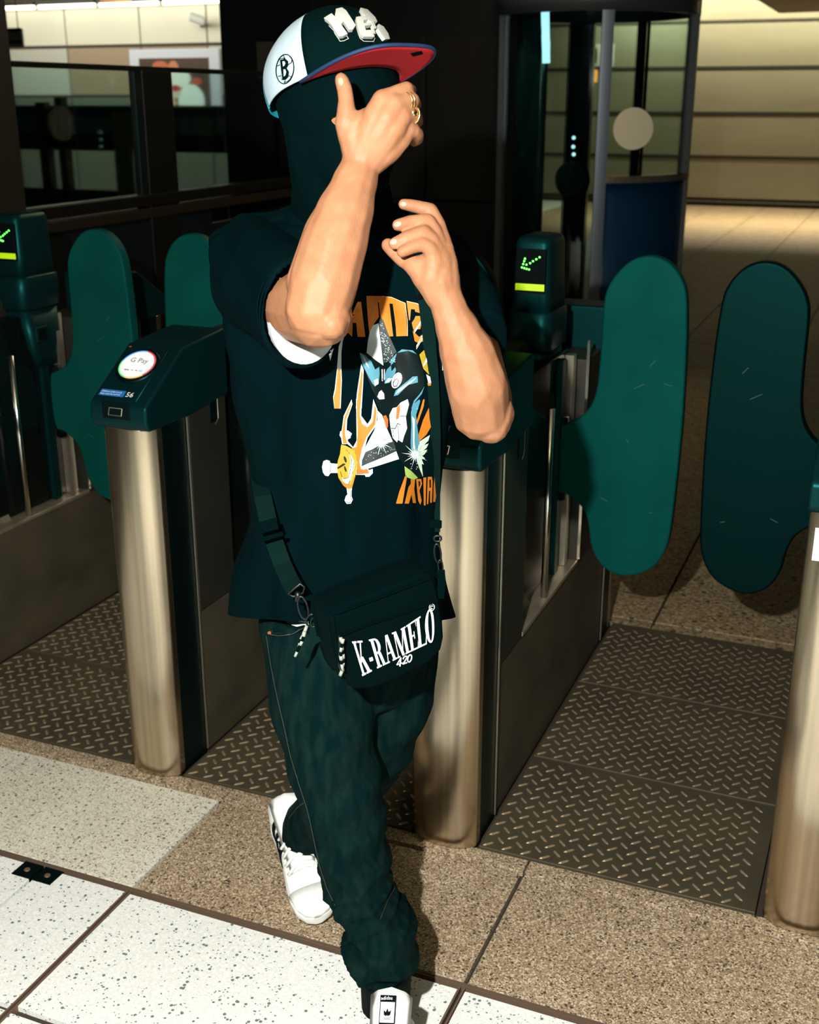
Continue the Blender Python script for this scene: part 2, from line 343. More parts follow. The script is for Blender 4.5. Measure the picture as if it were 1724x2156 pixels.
    MB().box(cx-.036,cx+.036,yf-.0095,yf-.006,1.147,1.163).build('lime_bar',bar_y,hood)
    arrow=[(.026,.046),(.017,.040),(.008,.034),(.000,.028),(-.009,.022),(-.018,.016),(-.020,.030),(-.020,.023),(-.0165,.037),(-.012,.013),(-.005,.010),(.002,.008),(-.025,.018)]
    lm=MB()
    arrow=[(.022,.047),(.014,.042),(.006,.037),(-.001,.032),(-.010,.028),(-.014,.042),(-.016,.036),(-.018,.029),(-.021,.021),(-.015,.0195),(-.009,.018),(-.003,.017)]
    for ax,az in arrow: lm.lathe([(.0001,-.002),(.0022,-.001),(.0022,.0),(.0001,.001)],(cx+ax,yf-.008,1.180+az),n=8,axis='y')
    lm.build('arrow_leds',ledg,hood)
    rp=MB().box(cx+.050,cx+.059,cy-.055,cy-.002,.90,.945).build('sensor_frame',greenp,dp,bevel=.002)
    MB().box(cx+.057,cx+.061,cy-.046,cy-.012,.907,.938).build('sensor_window',blackg,rp)
    return root
PADL=[(.070,1.113),(.070,.996),(.065,.880),(.030,.825),(-.010,.807),(-.035,.798),(-.035,.621),(0,.625),(.046,.592),(.063,.549),(.070,.485),(.100,.436),(.149,.414),(.204,.428),(.245,.459),(.268,.514),(.274,.578),(.279,.728),(.281,.885),(.272,1.137),(.252,1.190),(.217,1.225),(.174,1.236),(.130,1.223),(.092,1.182),(.075,1.147)]
def smoothpoly(p,it=2):
    for _ in range(it):
        q=[]
        for i in range(len(p)):
            a,b=Vector(p[i]),Vector(p[(i+1)%len(p)]); q+=[tuple(a*.75+b*.25),tuple(a*.25+b*.75)]
        p=q
    return p
def paddle(par,lx,side,label,m,ang=0,v=2.83,marks=()):
    root=MB()
    pts=smoothpoly([(side*x,z) for x,z in PADL],2)
    root=root.prism(pts,-.019,.019,'y').build('gate_paddle',m,par,bevel=.010,seg=3); root['label']=label; root.location=(lx,v-2.10,0)
    root.rotation_euler=(0,0,ang)
    for n,(x,z,l,a) in enumerate(marks):
        sf=MB().box(-l/2,l/2,-.0003,.0003,-.0009,.0009).build('scuff',scuffm,root); sf.location=(side*x,-.0195,z); sf.rotation_euler=(0,a,0)
    MB().tube([(side*-.022,0,.60),(side*-.022,0,.82)],.016,12).build('hinge_sleeve',blackp,root,smooth=True)
    return root
scuffm=mat('scuff',lin=(.010,.065,.050),rough=.7)
P0=pedestal(-2.325,.145,0,'ticket gate pedestal at the left edge of the photo, only its display side showing')
P1=pedestal(-1.492,.142,1,'steel ticket gate pedestal numbered 56 left of the person, with a lit round card reader')
P2=pedestal(-.718,.154,2,'steel ticket gate pedestal directly behind the shoulder bag, with green arrow display facing us')
P3=pedestal(.050,.150,3,'steel ticket gate pedestal cut off by the right edge of the photo')
mk=[(.20,.98,.02,-.9),(.17,.92,.03,-.5),(.10,.62,.02,.4),(.22,.60,.012,-.3),(.15,.78,.014,.9),(.24,.93,.02,.2)]
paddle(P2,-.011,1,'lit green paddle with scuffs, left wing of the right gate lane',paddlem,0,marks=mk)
paddle(P3,-.162,-1,'green paddle coloured as if in shade, right wing of the right gate lane near the photo edge',paddleshade,0,marks=mk[:4])
paddle(P1,0,1,'gate paddle coloured as if in shade, hidden behind the person, left wing of the middle lane',paddleshade,0)
paddle(P2,-.146,-1,'paddle with its shadow put into the colour, seen between the two arms, right wing of the middle lane',paddleshade,0)
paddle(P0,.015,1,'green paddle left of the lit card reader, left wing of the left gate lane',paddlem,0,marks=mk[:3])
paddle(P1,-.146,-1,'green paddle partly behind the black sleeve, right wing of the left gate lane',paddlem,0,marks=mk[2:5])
# sticker on the right pedestal
st=MB().box(-.086,-.03,2.092,2.0935,.80,.862).build('paper_sticker',whitep); tag(st,'white paper sticker on the right-hand steel post','sticker')
# ---------------- background structure ----------------
darkwall=mat('dark_wall',lin=(.0035,.006,.0055),rough=.5,spec=.2,noise=((.8,.8,.8),(.006,.007,.0055)))
ceilm=mat('dark_ceiling',lin=(.010,.013,.011),rough=.8)
shutm=mat('shutter_panel',lin=(.27,.250,.150),rough=.55,noise=((.5,.5,2),(.22,.200,.118)))
jointm=mat('shutter_joint',lin=(.05,.042,.025),rough=.7)
panelm=mat('pale_wall_panel',lin=(.62,.58,.46),rough=.5)
panelb=mat('tan_wall_panel',lin=(.30,.22,.14),rough=.5)
paneld=mat('shaded_wall_panel',lin=(.12,.13,.095),rough=.5)  # lower rows: weaker light painted in as a darker panel colour
panelc=mat('grey_wall_panel',lin=(.44,.42,.36),rough=.5)
glass=mat('clear_glass',lin=(.55,.74,.70),rough=.03,trans=1,ior=1.3)
tubem=mat('lit_tube',lin=(1,1,.9),emit=5,ecol=(255,250,225))
coolm=mat('cool_glow',lin=(.8,1,1),emit=1.6,ecol=(190,240,250))  # glow of the booth indicators and of the added reflection tube
warmm=mat('warm_glow',lin=(1,.5,.1),emit=1.3,ecol=(255,165,70))
yelm=mat('yellow_glow',lin=(1,.8,.1),emit=1.2,ecol=(225,190,50))
framem=mat('dark_frame_metal',lin=(.012,.012,.009),rough=.35,metal=.5)
silverf=mat('blue_silver_frame',lin=(.085,.10,.115),rough=.35,metal=.6)
bluep=mat('blue_panel',lin=(.001,.022,.055),rough=.4,spec=.3)
# ceiling
ce=MB().box(-20,6,-2.5,20.5,3.25,3.35).build('ceiling',ceilm); tag(ce,kind='structure')
# far shutter wall: horizontal ribbed panels
V=19.5
wf=MB().box(-7,6,V+.03,V+.25,0,5).build('wall_far',jointm); tag(wf,kind='structure')
zz=[0.02,.10,.735,1.375,2.03,2.68,3.24]
for a,b in zip(zz,zz[1:]):
    MB().box(-7,6,V-.03,V+.028,a+.018,b-.018).build('shutter_panel',shutm if a>.05 else jointm,wf,bevel=.012)
    if a>.05: MB().box(-7,6,V-.045,V+.0,b-.010,b+.010).build('shutter_rib',jointm,wf)
for nm_,x_,y_ in (('wall_left_side',-20.2,5.5),('wall_right',6.0,3.0)): tag(MB().box(x_,x_+.2,y_,20.5,0,3.25).build(nm_,darkwall),kind='structure')
# bulkhead hanging from the ceiling at upper right
bh=MB().prism([(1.55,12.6),(6,12.4),(6,16),(1.9,15.9)],2.62,3.24,'z')
q=[PZ(1595,0,2.55),PZ(1640,28,2.55),PZ(1724,25,2.55)]
d0=q[2]-q[1]; far=q[1]+d0*12
e1=q[0]+(q[0]-q[1])*9
bh=MB().prism([(q[1].x,q[1].y),(far.x,far.y),(far.x,far.y-5),(e1.x,e1.y)] if e1.y<q[1].y else [(q[1].x,q[1].y),(far.x,far.y),(far.x,far.y+.1),(q[1].x,q[1].y+.1)],2.55,3.24,'z').build('trim_1',mat('bulkhead_board',lin=(.16,.13,.075),rough=.6)); tag(bh,kind='structure')
# dark wall behind the person
W0,W1=-4.20,-2.30
wl=MB().box(W0,W1,7.0,7.35,0,3.24).build('wall_middle',darkwall); tag(wl,kind='structure')
pm=mat('dark_cladding',lin=(.0075,.0065,.005),rough=.45,spec=.25)
for i in range(4):
    a=W0+.02+(W1-W0-.04)/4*i; b=W0+.02+(W1-W0-.04)/4*(i+1)
    for z0,z1 in ((.1,.98),(1.0,1.93)): MB().box(a+.01,b-.01,6.975,6.998,z0,z1).build('wall_panel',pm,wl,bevel=.004)
MB().box(-3.92,-3.80,6.96,6.974,1.70,1.92).build('notice_plate',mat('tan_notice',lin=(.05,.042,.026)),wl)
# concourse wall on the left, bright panels
V2=17.5
wc=MB().box(-20,-9.9,V2+.03,V2+.3,0,3.24).build('wall_left',jointm); tag(wc,kind='structure')
xs=[-19.9,-17.2,-14.72,-13.5,-12.02,-10.75,-9.95]
for i,(a,b) in enumerate(zip(xs,xs[1:])):
    for j,(z0,z1) in enumerate(((0,.9),(.92,1.62),(1.64,2.40),(2.43,3.10))):
        m=panelm if j==3 else ([panelc,panelc,panelc,panelb,panelb,panelc][i] if j==2 else paneld)
        MB().box(a+.012,b-.012,V2-.0,V2+.03,z0+.01,z1-.01).build('wall_panel',m,wc,bevel=.006)
we=MB().box(-9.9,-9.6,17.0,V2+.3,0,3.24).build('wall_return',panelc); tag(we,kind='structure')
for k in range(4):
    a=-15.1+1.22*k
    bt=empty('fluorescent_batten',(a+.6,17.3,3.06),['fluorescent light batten above the pale concourse wall, at the photo left edge','second fluorescent batten from the left above the pale wall','third fluorescent batten from the left above the pale wall','fluorescent batten nearest the dark wall, above the pale concourse wall'][k],'ceiling light','fluorescent battens')
    MB().box(-.59,.59,-.06,.06,0,.05).build('housing',framem,bt)
    MB().tube([(-.56,0,-.03),(.56,0,-.03)],.03,10).build('tube',tubem,bt,smooth=True)
for k,(x,y) in enumerate(((228,2),(258,4))):
    p=PZ(x,y,3.19) ; p=PY(x,y-2,13.0); 
    o=MB().lathe([(.0001,0),(.10,0),(.11,.03),(.0001,.035)],(0,0,0),n=24).build('downlight',warmm,smooth=True); o.location=(p.x,p.y,p.z); tag(o,['left warm round ceiling light at the top of the photo','right warm round ceiling light at the top of the photo'][k],'ceiling light','round warm ceiling lights')
# poster in a pale frame on the concourse wall
po=PY(368,172,17.44)
pr=empty('framed_poster',po,'poster of red and white food shapes in pale frame on the concourse wall','poster')
pw,phh=.70,.60
MB().box(-.86,.86,.0,.05,-.9,.50).build('poster_frame',mat('pale_lilac_frame',lin=(.55,.55,.62)),pr,bevel=.02)
pb=MB().box(-.66,.66,-.012,-.001,-.9,.36).build('poster_sheet',mat('poster_brown',lin=(.06,.03,.018)),pr)
blobs=[(-.25,.22,.16,.10,(.45,.12,.05)),(0,.20,.10,.12,(.5,.17,.08)),(.05,.05,.26,.15,(.85,.85,.78)),(.30,-.3,.25,.26,(.80,.90,.85)),(-.1,-.18,.22,.09,(.7,.55,.4)),(.02,-.10,.09,.05,(.45,.01,.015)),(-.18,-.33,.20,.09,(.75,.42,.22)),(.42,.0,.10,.06,(.5,.08,.04)),(-.05,-.50,.28,.07,(.8,.88,.8)),(.1,-.68,.40,.12,(.25,.08,.04))]
for i,(x,z,a,b,c) in enumerate(blobs):
    MB().prism([(x+a*math.cos(t*math.pi/12),z+b*math.sin(t*math.pi/12)) for t in range(24)],-.016-.001*i,-.012,'y').build('printed_shape',mat('print_%d'%i,lin=c),pb)
# cctv camera
cc=empty('security_camera',PY(415,40,17.3),'white wall camera at the upper right of the pale concourse wall','camera')
a=PY(400,34,17.1)-cc.location; b=PY(431,46,17.2)-cc.location; c=PY(424,54,17.49)-cc.location
MB().tube([a,b],.07,12).build('camera_body',mat('camera_grey',lin=(.6,.6,.56)),cc,bevel=.01)
MB().tube([b*.6,c],.03,8).build('bracket',framem,cc)
# hanging sign top-left
sg=empty('hanging_sign',PY(27,78,13.5),'small hanging sign with green band at the upper left corner','sign')
MB().box(-.16,.16,-.02,.02,-.13,.10).build('sign_board',mat('sign_cream',lin=(.5,.5,.42)),sg)
MB().box(-.161,.161,-.024,-.02,.06,.11).build('green_band',mat('sign_green',lin=(.01,.12,.06)),sg)
MB().box(-.161,.161,-.024,-.02,-.075,-.05).build('dark_band',framem,sg)
for x in (-.1,.1): MB().tube([(x,0,.1),(x,0,1.0)],.006,6).build('hanger',framem,sg)
# grille fence across the concourse
A=PY(35,225,10.5); B_=PY(472,222,10.5)
gf=empty('grille_fence',((A.x+B_.x)/2,10.5,0),'dark green vertical bar fence seen through the glass barrier','fence')
bars=MB(); n=88; L=B_.x-A.x
gz0,gz1=PY(200,283,10.5).z,PY(200,222,10.5).z
for i in range(n): x=-L/2+L*i/(n-1); bars.box(x-.010,x+.010,-.012,.012,gz0,gz1)
fm=mat('fence_green',lin=(.02,.20,.19),rough=.4)
tag(bars.build('bars',fm,gf),kind='stuff')
MB().box(-L/2,L/2,-.03,.03,gz1-.10,gz1-.02).build('upper_band',mat('fence_band',lin=(.003,.028,.032)),gf)
MB().box(-L/2,L/2,-.03,.03,gz0-.16,gz0).build('lower_rail',framem,gf)
MB().box(-L/2,L/2,-.02,.02,.0,gz0-.55).build('lower_panel',mat('fence_panel',lin=(.03,.04,.03)),gf)
for x,y0,y1,wd_ in ((28,215,420,16),(96,215,425,24),(135,205,425,20)):
    p=PY(x,300,10.2); ww=wd_/2/2480*10.3
    c=MB().box(-ww,ww,-.06,.06,0,PY(x,y0,10.2).z).build('barrier_post',framem,bevel=.01); c.location=(p.x,p.y,0)
    tag(c,{28:'dark square post just inside the left edge behind the glass',96:'wide dark post in front of the green bar fence',135:'dark post right of the wide one in front of the bar fence'}[x],'post','dark posts behind the glass')
yb=MB().box(-.10,.10,-.02,.02,-1.28,.18).build('yellow_bin',mat('yellow_paint',lin=(.30,.25,.01),emit=0)); yb.location=PY(257,278,10.0); tag(yb,'small yellow ticket box standing behind the glass barrier','box')
# glass barrier running away on the left
UB=-3.3
gb=empty('glass_barrier',(UB,4.9,0),'long dark-framed glass barrier running back behind the left gates','barrier')
def gl(y): return y-4.9
MB().box(-.02,.02,gl(3.2),gl(6.6),1.700,1.722).build('top_rail',framem,gb,bevel=.003)
MB().box(-.05,.05,gl(3.2),gl(6.9),1.115,1.165).build('bottom_rail',framem,gb,bevel=.004)
MB().box(-.03,.045,gl(3.2),gl(6.9),1.06,1.105).build('bottom_rail',mat('rail_brown',lin=(.03,.022,.014),rough=.4,metal=.5),gb,bevel=.004)
MB().box(-.03,.03,gl(3.2),gl(5.28),.05,1.055).build('kick_panel',mat('kick_blue',lin=(.0006,.004,.007)),gb)
MB().box(-.03,.03,gl(5.28),gl(6.9),.05,.985).build('kick_panel',darkwall,gb)
MB().box(-.04,.04,gl(4.74),gl(4.98),.0,1.705).build('post',framem,gb,bevel=.004)
MB().box(-.05,.05,gl(3.70),gl(3.87),.0,3.2).build('post',mat('brown_post',lin=(.012,.010,.007),rough=.5),gb,bevel=.004)
MB().box(-.03,.03,gl(6.55),gl(6.9),.0,3.2).build('post',darkwall,gb)
for a,b in ((3.88,4.73),(4.99,6.54)): MB().box(-.005,.005,gl(a),gl(b),1.166,1.699).build('glass_pane',glass,gb)
# ---------------- glass booth (capsule lift) right of the dark wall ----------------
c0=P(1245,300,7.2); R=.54
bo=empty('glass_booth',(c0.x,c0.y,0),'round glass booth with blue lower panels behind the right-hand gates','booth')
def arcp(r0,r1,a0,a1,z0,z1,n=16):
    rg=[]
    for i in range(n+1):
        a=a0+(a1-a0)*i/n; c,s_=math.cos(a),math.sin(a)
        rg.append([(r0*c,r0*s_,z0),(r1*c,r1*s_,z0),(r1*c,r1*s_,z1),(r0*c,r0*s_,z1)])
    return MB().loft(rg)
# angles: camera direction from booth
dirc=math.atan2(-c0.y,-c0.x)
PI=math.pi
arcp(R-.03,R+.03,0,2*PI,2.02,2.16,48).build('head_ring',silverf,bo,smooth=True)
arcp(0.01,R-.03,0,2*PI,2.10,2.16,48).build('roof',darkwall,bo)
arcp(R-.02,R+.03,dirc+.05,dirc+1.5,1.15,1.185,24).build('belt_rail',mat('belt_tan',lin=(.12,.10,.07),rough=.4,metal=.4),bo)
arcp(R-.015,R+.012,dirc+.12,dirc+1.45,.0,1.15,24).build('lower_panel',bluep,bo,smooth=True)
arcp(R-.006,R,dirc+.12,dirc+1.45,1.19,2.02,24).build('curved_glass',glass,bo)
arcp(R-.006,R,dirc-1.2,dirc+.05,.06,2.02,24).build('curved_door_glass',glass,bo)
arcp(0.02,R+.02,0,2*PI,.0,.05,48).build('floor_disc',framem,bo)
def post(ang,w_,m,r=R): 
    return arcp(r-.03,r+.03,ang-w_,ang+w_,.05,2.02,4).build('post',m,bo)
post(dirc+.10,.055,silverf); post(dirc-1.30,.07,silverf); post(dirc+1.35,.05,mat('post_green_grey',lin=(.02,.03,.024),rough=.4)); post(dirc+2.6,.05,framem); post(dirc-2.4,.06,framem)
tealp=mat('teal_curved_panel',lin=(.004,.035,.04),rough=.22,metal=.3)
arcp(R-.10,R-.05,dirc-1.10,dirc-.62,.05,2.0,12).build('sliding_door_leaf',tealp,bo,smooth=True)
MB().box(-.20,-.05,.12,.2,.05,2.0).build('control_column',blackg,bo,bevel=.01)
lt=MB(); 
a=P(1148,24,6.85); b=P(1150,133,6.85); lt.tube([Vector((a.x-c0.x,a.y-c0.y,a.z)),Vector((b.x-c0.x,b.y-c0.y,b.z))],.022,10).build('strip_reflection',coolm,bo,smooth=True)  # added glowing tube standing for a light strip reflected in the glass
for (x,y) in ((1208,290),(1207,309),(1208,325)):
    p=P(x,y,6.72); MB().lathe([(.0001,-.008),(.010,-.004),(.010,0),(.0001,.002)],(p.x-c0.x,p.y-c0.y,p.z),n=10,axis='y').build('indicator_lamp',coolm,bo)
p=P(1205,378,6.74); MB().lathe([(.0001,-.03),(.085,-.03),(.10,0),(.0001,.01)],(p.x-c0.x,p.y-c0.y,p.z),n=28,axis='y').build('speaker_disc',blackp,bo,smooth=False)
p=P(1333,271,6.62); MB().lathe([(.0001,-.004),(.108,-.004),(.108,0),(.0001,.001)],(p.x-c0.x,p.y-c0.y,p.z),n=32,axis='y').build('round_sticker',mat('round_sticker',lin=(.55,.50,.34)),bo)
# things seen through the booth glass: framed notices and lamps on the far side
for i,(x,y,w_,h_,c) in enumerate(((1246,117,17,22,'dark figure'),(1281,117,11,22,'red'))):
    fp=empty('framed_notice',PY(x,y,19.44),['white framed notice with a dark figure, seen through the booth glass','white framed notice with red print, seen through the booth glass'][i],'notice','framed notices on the far wall')
    ww,hh=w_/2480*18.5,h_/2480*18.5
    MB().box(-ww,ww,-.0,.03,-hh,hh).build('frame',panelm,fp,bevel=.01)
    MB().box(-ww*.65,ww*.65,-.01,-.001,-hh*.65,hh*.65).build('print',mat('notice_print%d'%i,lin=((.03,.025,.02),(.45,.03,.02))[i]),fp)
for i,(x,y,w_,h_,V_,m,l) in enumerate(((1075,112,5,9,16,yelm,'yellow lamp glowing in the gap left of the glass booth'),(1074,40,6,38,16.5,tubem,'bright vertical light in the gap left of the glass booth'),(1253,160,4,12,16,warmm,'orange light seen through the booth glass'),(1244,37,7,6,15,yelm,'small yellow light near the top of the glass booth'),(1205,122,4,7,15,yelm,'small yellow light at the booth door edge'))):
    p=PY(x,y,V_); k_=V_/2480*.97
    o=MB().lathe([(.0001,-.02),(w_*k_,-.015),(w_*k_,.0),(.0001,.01)],(0,0,0),n=14,axis='y').build('wall_lamp',m) if h_<w_*2 else MB().box(-w_*k_,w_*k_,-.01,.01,-h_*k_,h_*k_).build('wall_lamp',m)
    o.location=p; tag(o,l,'lamp')
# ================= the person =================
RT=Vector((math.cos(CAM_YAW),math.sin(CAM_YAW),0)); UPV=Vector((0,0,1))
TN=(.15,1,.95)
skin=mat('skin',lin=(.255,.112,.053),rough=.55,spec=.28,sss=.06,noise=((45,45,45),(.305,.143,.074),.3,.72),bump=((380,380,150),.35,.0010))
nailm=mat('fingernail',lin=(.38,.22,.17),rough=.3)
knit=mat('black_knit',lin=(.0004,.0018,.0024),rough=.9,spec=.1,tint=TN,bump=((900,900,140),.5,.001))
tee=mat('black_cotton',lin=(.0004,.0026,.0036),rough=.9,spec=.06,tint=TN,noise=((5,5,2.2),(.0007,.0042,.0054)),bump=((7,7,2.6),.55,.035))
denim=mat('washed_black_denim',lin=(.0010,.0066,.0070),rough=.9,spec=.05,tint=TN,noise=((60,60,16),(.0062,.0150,.0118),.38,.85),bump=((22,22,12),.6,.012))
seam=mat('denim_stitch',lin=(.022,.026,.018),rough=.8)
wtee=mat('white_cotton',lin=(.50,.54,.53),rough=.8,bump=((30,30,30),.3,.004))
whiteL=mat('white_leather',lin=(.82,.84,.80),rough=.45)
sock=mat('black_fabric',lin=(.001,.004,.005),rough=.9,spec=.1)
gold=mat('gold',lin=(.85,.62,.28),rough=.22,metal=1)
def ico(mb,c,r,sc=None,M=None,sub=2):
    bm=bmesh.new(); bmesh.ops.create_icosphere(bm,subdivisions=sub,radius=1)
    vs=[]
    for v in bm.verts:
        p=Vector(v.co)
        if sc: p=Vector((p.x*sc[0],p.y*sc[1],p.z*sc[2]))
        p=p*r
        if M: p=M@p
        vs.append(p+Vector(c))
    mb.add(vs,[tuple(v.index for v in f.verts) for f in bm.faces]); bm.free()
def chain(mb,pts,flat=None,M=None):
    """pts: (Vector,radius); union of dense spheres"""
    for (a,ra),(b,rb) in zip(pts,pts[1:]):
        L=(b-a).length; n=max(1,int(L/(min(ra,rb)*.16)))
        for i in range(n+1):
            t=i/n; t2=t*t*(3-2*t); ico(mb,a.lerp(b,t),ra+(rb-ra)*t2,flat,M)
def remesh(mb,voxel,smooth=4,name='tmp'):
    me=bpy.data.meshes.new(name); me.from_pydata([tuple(v) for v in mb.v],[],mb.f)
    o=bpy.data.objects.new(name,me); COL.objects.link(o)
    m=o.modifiers.new('r','REMESH'); m.mode='VOXEL'; m.voxel_size=voxel; m.adaptivity=0
    if smooth: s_=o.modifiers.new('s','SMOOTH'); s_.iterations=smooth; s_.factor=.5
    dg=bpy.context.evaluated_depsgraph_get(); r=bpy.data.meshes.new_from_object(o.evaluated_get(dg))
    bpy.data.objects.remove(o); return r
def obj(name,me,mats,parent=None,smooth=True):
    me.materials.clear()
    for m in (mats if isinstance(mats,(list,tuple)) else [mats]): me.materials.append(m)
    me.polygons.foreach_set('use_smooth',[smooth]*len(me.polygons))
    me.name=name; o=bpy.data.objects.new(name,me); COL.objects.link(o); o.parent=parent; return o
def bvh_of(me): return BVHTree.FromPolygons([v.co.copy() for v in me.vertices],[tuple(p.vertices) for p in me.polygons])
person=empty('person',(0,0,0),'person in black graphic T-shirt and cap walking between the gates, hand over masked face','person')
# ---- fine mesh: arms and hands
arm=MB()
# right arm (image left), elbow towards us, forearm up to the face
chain(arm,[(P(530,590,1.84),.036),(P(575,622,1.74),.042),(P(630,648,1.62),.048),(P(672,664,1.535),.044)])
chain(arm,[(P(672,664,1.535),.044),(P(690,672,1.515),.031)])
ico(arm,P(698,684,1.50),.020)
chain(arm,[(P(668,650,1.525),.0435),(P(682,595,1.53),.0455),(P(700,530,1.545),.0440),(P(722,460,1.565),.0390),(P(744,395,1.585),.0310),(P(758,352,1.60),.0265),(P(764,328,1.60),.0262)])
chain(arm,[(P(655,600,1.54),.034),(P(690,500,1.56),.034),(P(725,420,1.58),.028)])
# right hand back over the face
HD=1.60
def hp(x,y,d=0): return P(x,y,HD+d)
for pts in ([(764,325,0,.0255),(775,295,-.004,.0225),(790,250,-.010,.0180),(806,212,-.008,.0150)],
            [(768,325,0,.0250),(792,288,-.008,.0220),(812,250,-.014,.0180),(828,221,-.012,.0150)],
            [(775,330,0,.0245),(803,300,-.006,.0215),(826,272,-.010,.0180),(845,245,-.008,.0145)],
            [(782,335,.002,.0220),(812,315,.0,.0205),(838,293,.002,.0170),(856,272,.004,.0135)],
            [(757,320,0,.0240),(745,292,.0,.0200),(745,268,.0,.0170),(775,250,0,.015)],
            [(740,290,0,.017),(770,270,0,.018),(800,260,0,.018)]):
    chain(arm,[(hp(x,y,d),r) for x,y,d,r in pts])
# fingers: index, middle, ring, little, curling away over the mask
for pts in ([(806,212,-.008,.0140),(835,196,.000,.0108),(855,187,.008,.0098),(864,190,.030,.0088),(858,198,.048,.008)],
            [(828,221,-.012,.0140),(851,214,-.004,.0108),(868,211,.008,.0100),(874,220,.032,.009),(866,228,.050,.008)],
            [(845,245,-.008,.0135),(862,241,.0,.0104),(873,244,.012,.0098),(878,256,.036,.0088),(870,262,.054,.008)],
            [(856,272,.004,.0125),(869,275,.008,.0100),(878,282,.020,.0092),(880,292,.040,.0082),(872,298,.056,.0075)]):
    chain(arm,[(hp(x,y,d),r) for x,y,d,r in pts])
# thumb standing up
chain(arm,[(hp(738,292,.002),.0165),(hp(728,262,.000),.0148),(hp(729,236,.002),.0128),(hp(729,212,.006),.0108),(hp(726,190,.012),.0106),(hp(720,171,.016),.0098),(hp(718,166,.017),.0085)])
# left arm (image right)
chain(arm,[(P(965,650,1.90),.034),(P(998,740,1.80),.042),(P(1016,830,1.68),.043),(P(1020,868,1.625),.041)])
chain(arm,[(P(1025,868,1.625),.040),(P(1034,897,1.61),.026)])
chain(arm,[(P(1012,868,1.615),.0415),(P(1005,815,1.60),.0440),(P(988,755,1.60),.0400),(P(968,705,1.60),.0320),(P(950,662,1.60),.0262),(P(940,632,1.60),.0245)])
LD=1.60
def lp(x,y,d=0): return P(x,y,LD+d)
for pts in ([(938,630,0,.0235),(936,598,.004,.022),(938,560,.008,.0180),(934,523,.016,.0145)],
            [(932,625,0,.0235),(924,592,-.002,.022),(926,556,.0,.018),(924,530,.006,.0140)],
            [(925,618,0,.0225),(908,588,-.004,.021),(912,560,-.006,.018),(915,540,-.004,.0135)],
            [(925,615,.002,.022),(898,585,.0,.0195),(882,566,.002,.0165),(868,556,.004,.0140)],
            [(905,580,0,.019),(890,560,.0,.016),(905,552,.0,.015)]):
    chain(arm,[(lp(x,y,d),r) for x,y,d,r in pts])
for pts in ([(934,523,.018,.0140),(922,475,.030,.0115),(906,443,.036,.0105),(872,434,.034,.0092),(850,430,.030,.0082)],   # index
            [(926,530,.008,.0135),(914,490,.014,.0118),(900,466,.016,.0110),(864,468,.010,.0098),(838,474,.004,.0088)],   # middle
            [(920,536,.000,.0132),(908,506,.002,.0115),(893,490,.000,.0108),(858,500,-.006,.0096),(830,513,-.010,.0086)],  # ring
            [(915,545,-.006,.0125),(905,524,-.010,.0105),(890,514,-.012,.0096),(866,522,-.018,.0086),(846,531,-.022,.0078)], # little
            [(870,556,.006,.0135),(850,545,.012,.0125),(832,530,.020,.0112),(817,516,.028,.0100)]):                     # thumb
    chain(arm,[(lp(x,y,d),r) for x,y,d,r in pts])
armme=remesh(arm,.0019,16)
# ---- coarse mesh: head, neck, trunk, legs (all under cloth)
HEAD=math.radians(39)  # face turned to the image right
def facedir(a,pitch=0):
    f=(-FWD*math.cos(a)+RT*math.sin(a)); return (f*math.cos(pitch)+UPV*math.sin(pitch)).normalized()
NOSE=facedir(HEAD,.06); SIDE=UPV.cross(NOSE).normalized()   # person's left
HUP=NOSE.cross(SIDE)
HM=Matrix((NOSE,SIDE,HUP)).transposed()
HC=P(714,232,1.80)
def headparts(mb,g=0):
    ico(mb,HC+HM@Vector((-.004,0,.022)),1,(.096+g,.077+g,.092+g),HM,3)
    ico(mb,HC+HM@Vector((.022,0,-.045)),1,(.066+g,.058+g,.080+g),HM,3)
    ico(mb,HC+HM@Vector((.082,0,-.018)),1,(.022+g,.013+g,.024+g),HM,2)
    ico(mb,HC+HM@Vector((.062,0,-.092)),1,(.026+g,.026+g,.022+g),HM,2)
    ico(mb,HC+HM@Vector((.084,0,-.058)),1,(.012+g,.022+g,.012+g),HM,2)
    for s_ in (-1,1):
        ico(mb,HC+HM@Vector((.070,s_*.031,.012)),1,(.016+g,.016+g,.012+g),HM,2)
trunk=MB(); headparts(trunk)
NECK=[(HC+Vector((0,0,-.05)),.062),(P(716,400,1.83),.062),(P(722,470,1.87),.068)]
chain(trunk,NECK)
chain(trunk,[(P(570,560,1.89),.045),(P(735,520,1.89),.060),(P(910,580,1.90),.045)])
chain(trunk,[(P(735,600,1.88),.10),(P(725,900,1.86),.115),(P(725,1250,1.83),.085)])
chain(trunk,[(P(570,565,1.88),.042),(P(550,595,1.82),.036),(P(575,618,1.75),.034)])
chain(trunk,[(P(910,580,1.90),.042),(P(960,640,1.90),.034)])
chain(trunk,[(P(660,1350,1.81),.075),(P(700,1640,1.71),.055),(P(785,1940,1.67),.034),(P(800,1990,1.66),.034)])
chain(trunk,[(P(825,1350,1.84),.055),(P(795,1590,1.86),.052),(P(640,1745,2.08),.034)])
trme=remesh(trunk,.007,3)
bm=bmesh.new(); bm.from_mesh(armme); bm.from_mesh(trme); me=bpy.data.meshes.new('body'); bm.to_mesh(me); bm.free()
body=obj('body',me,skin,person)
armbvh=bvh_of(armme)
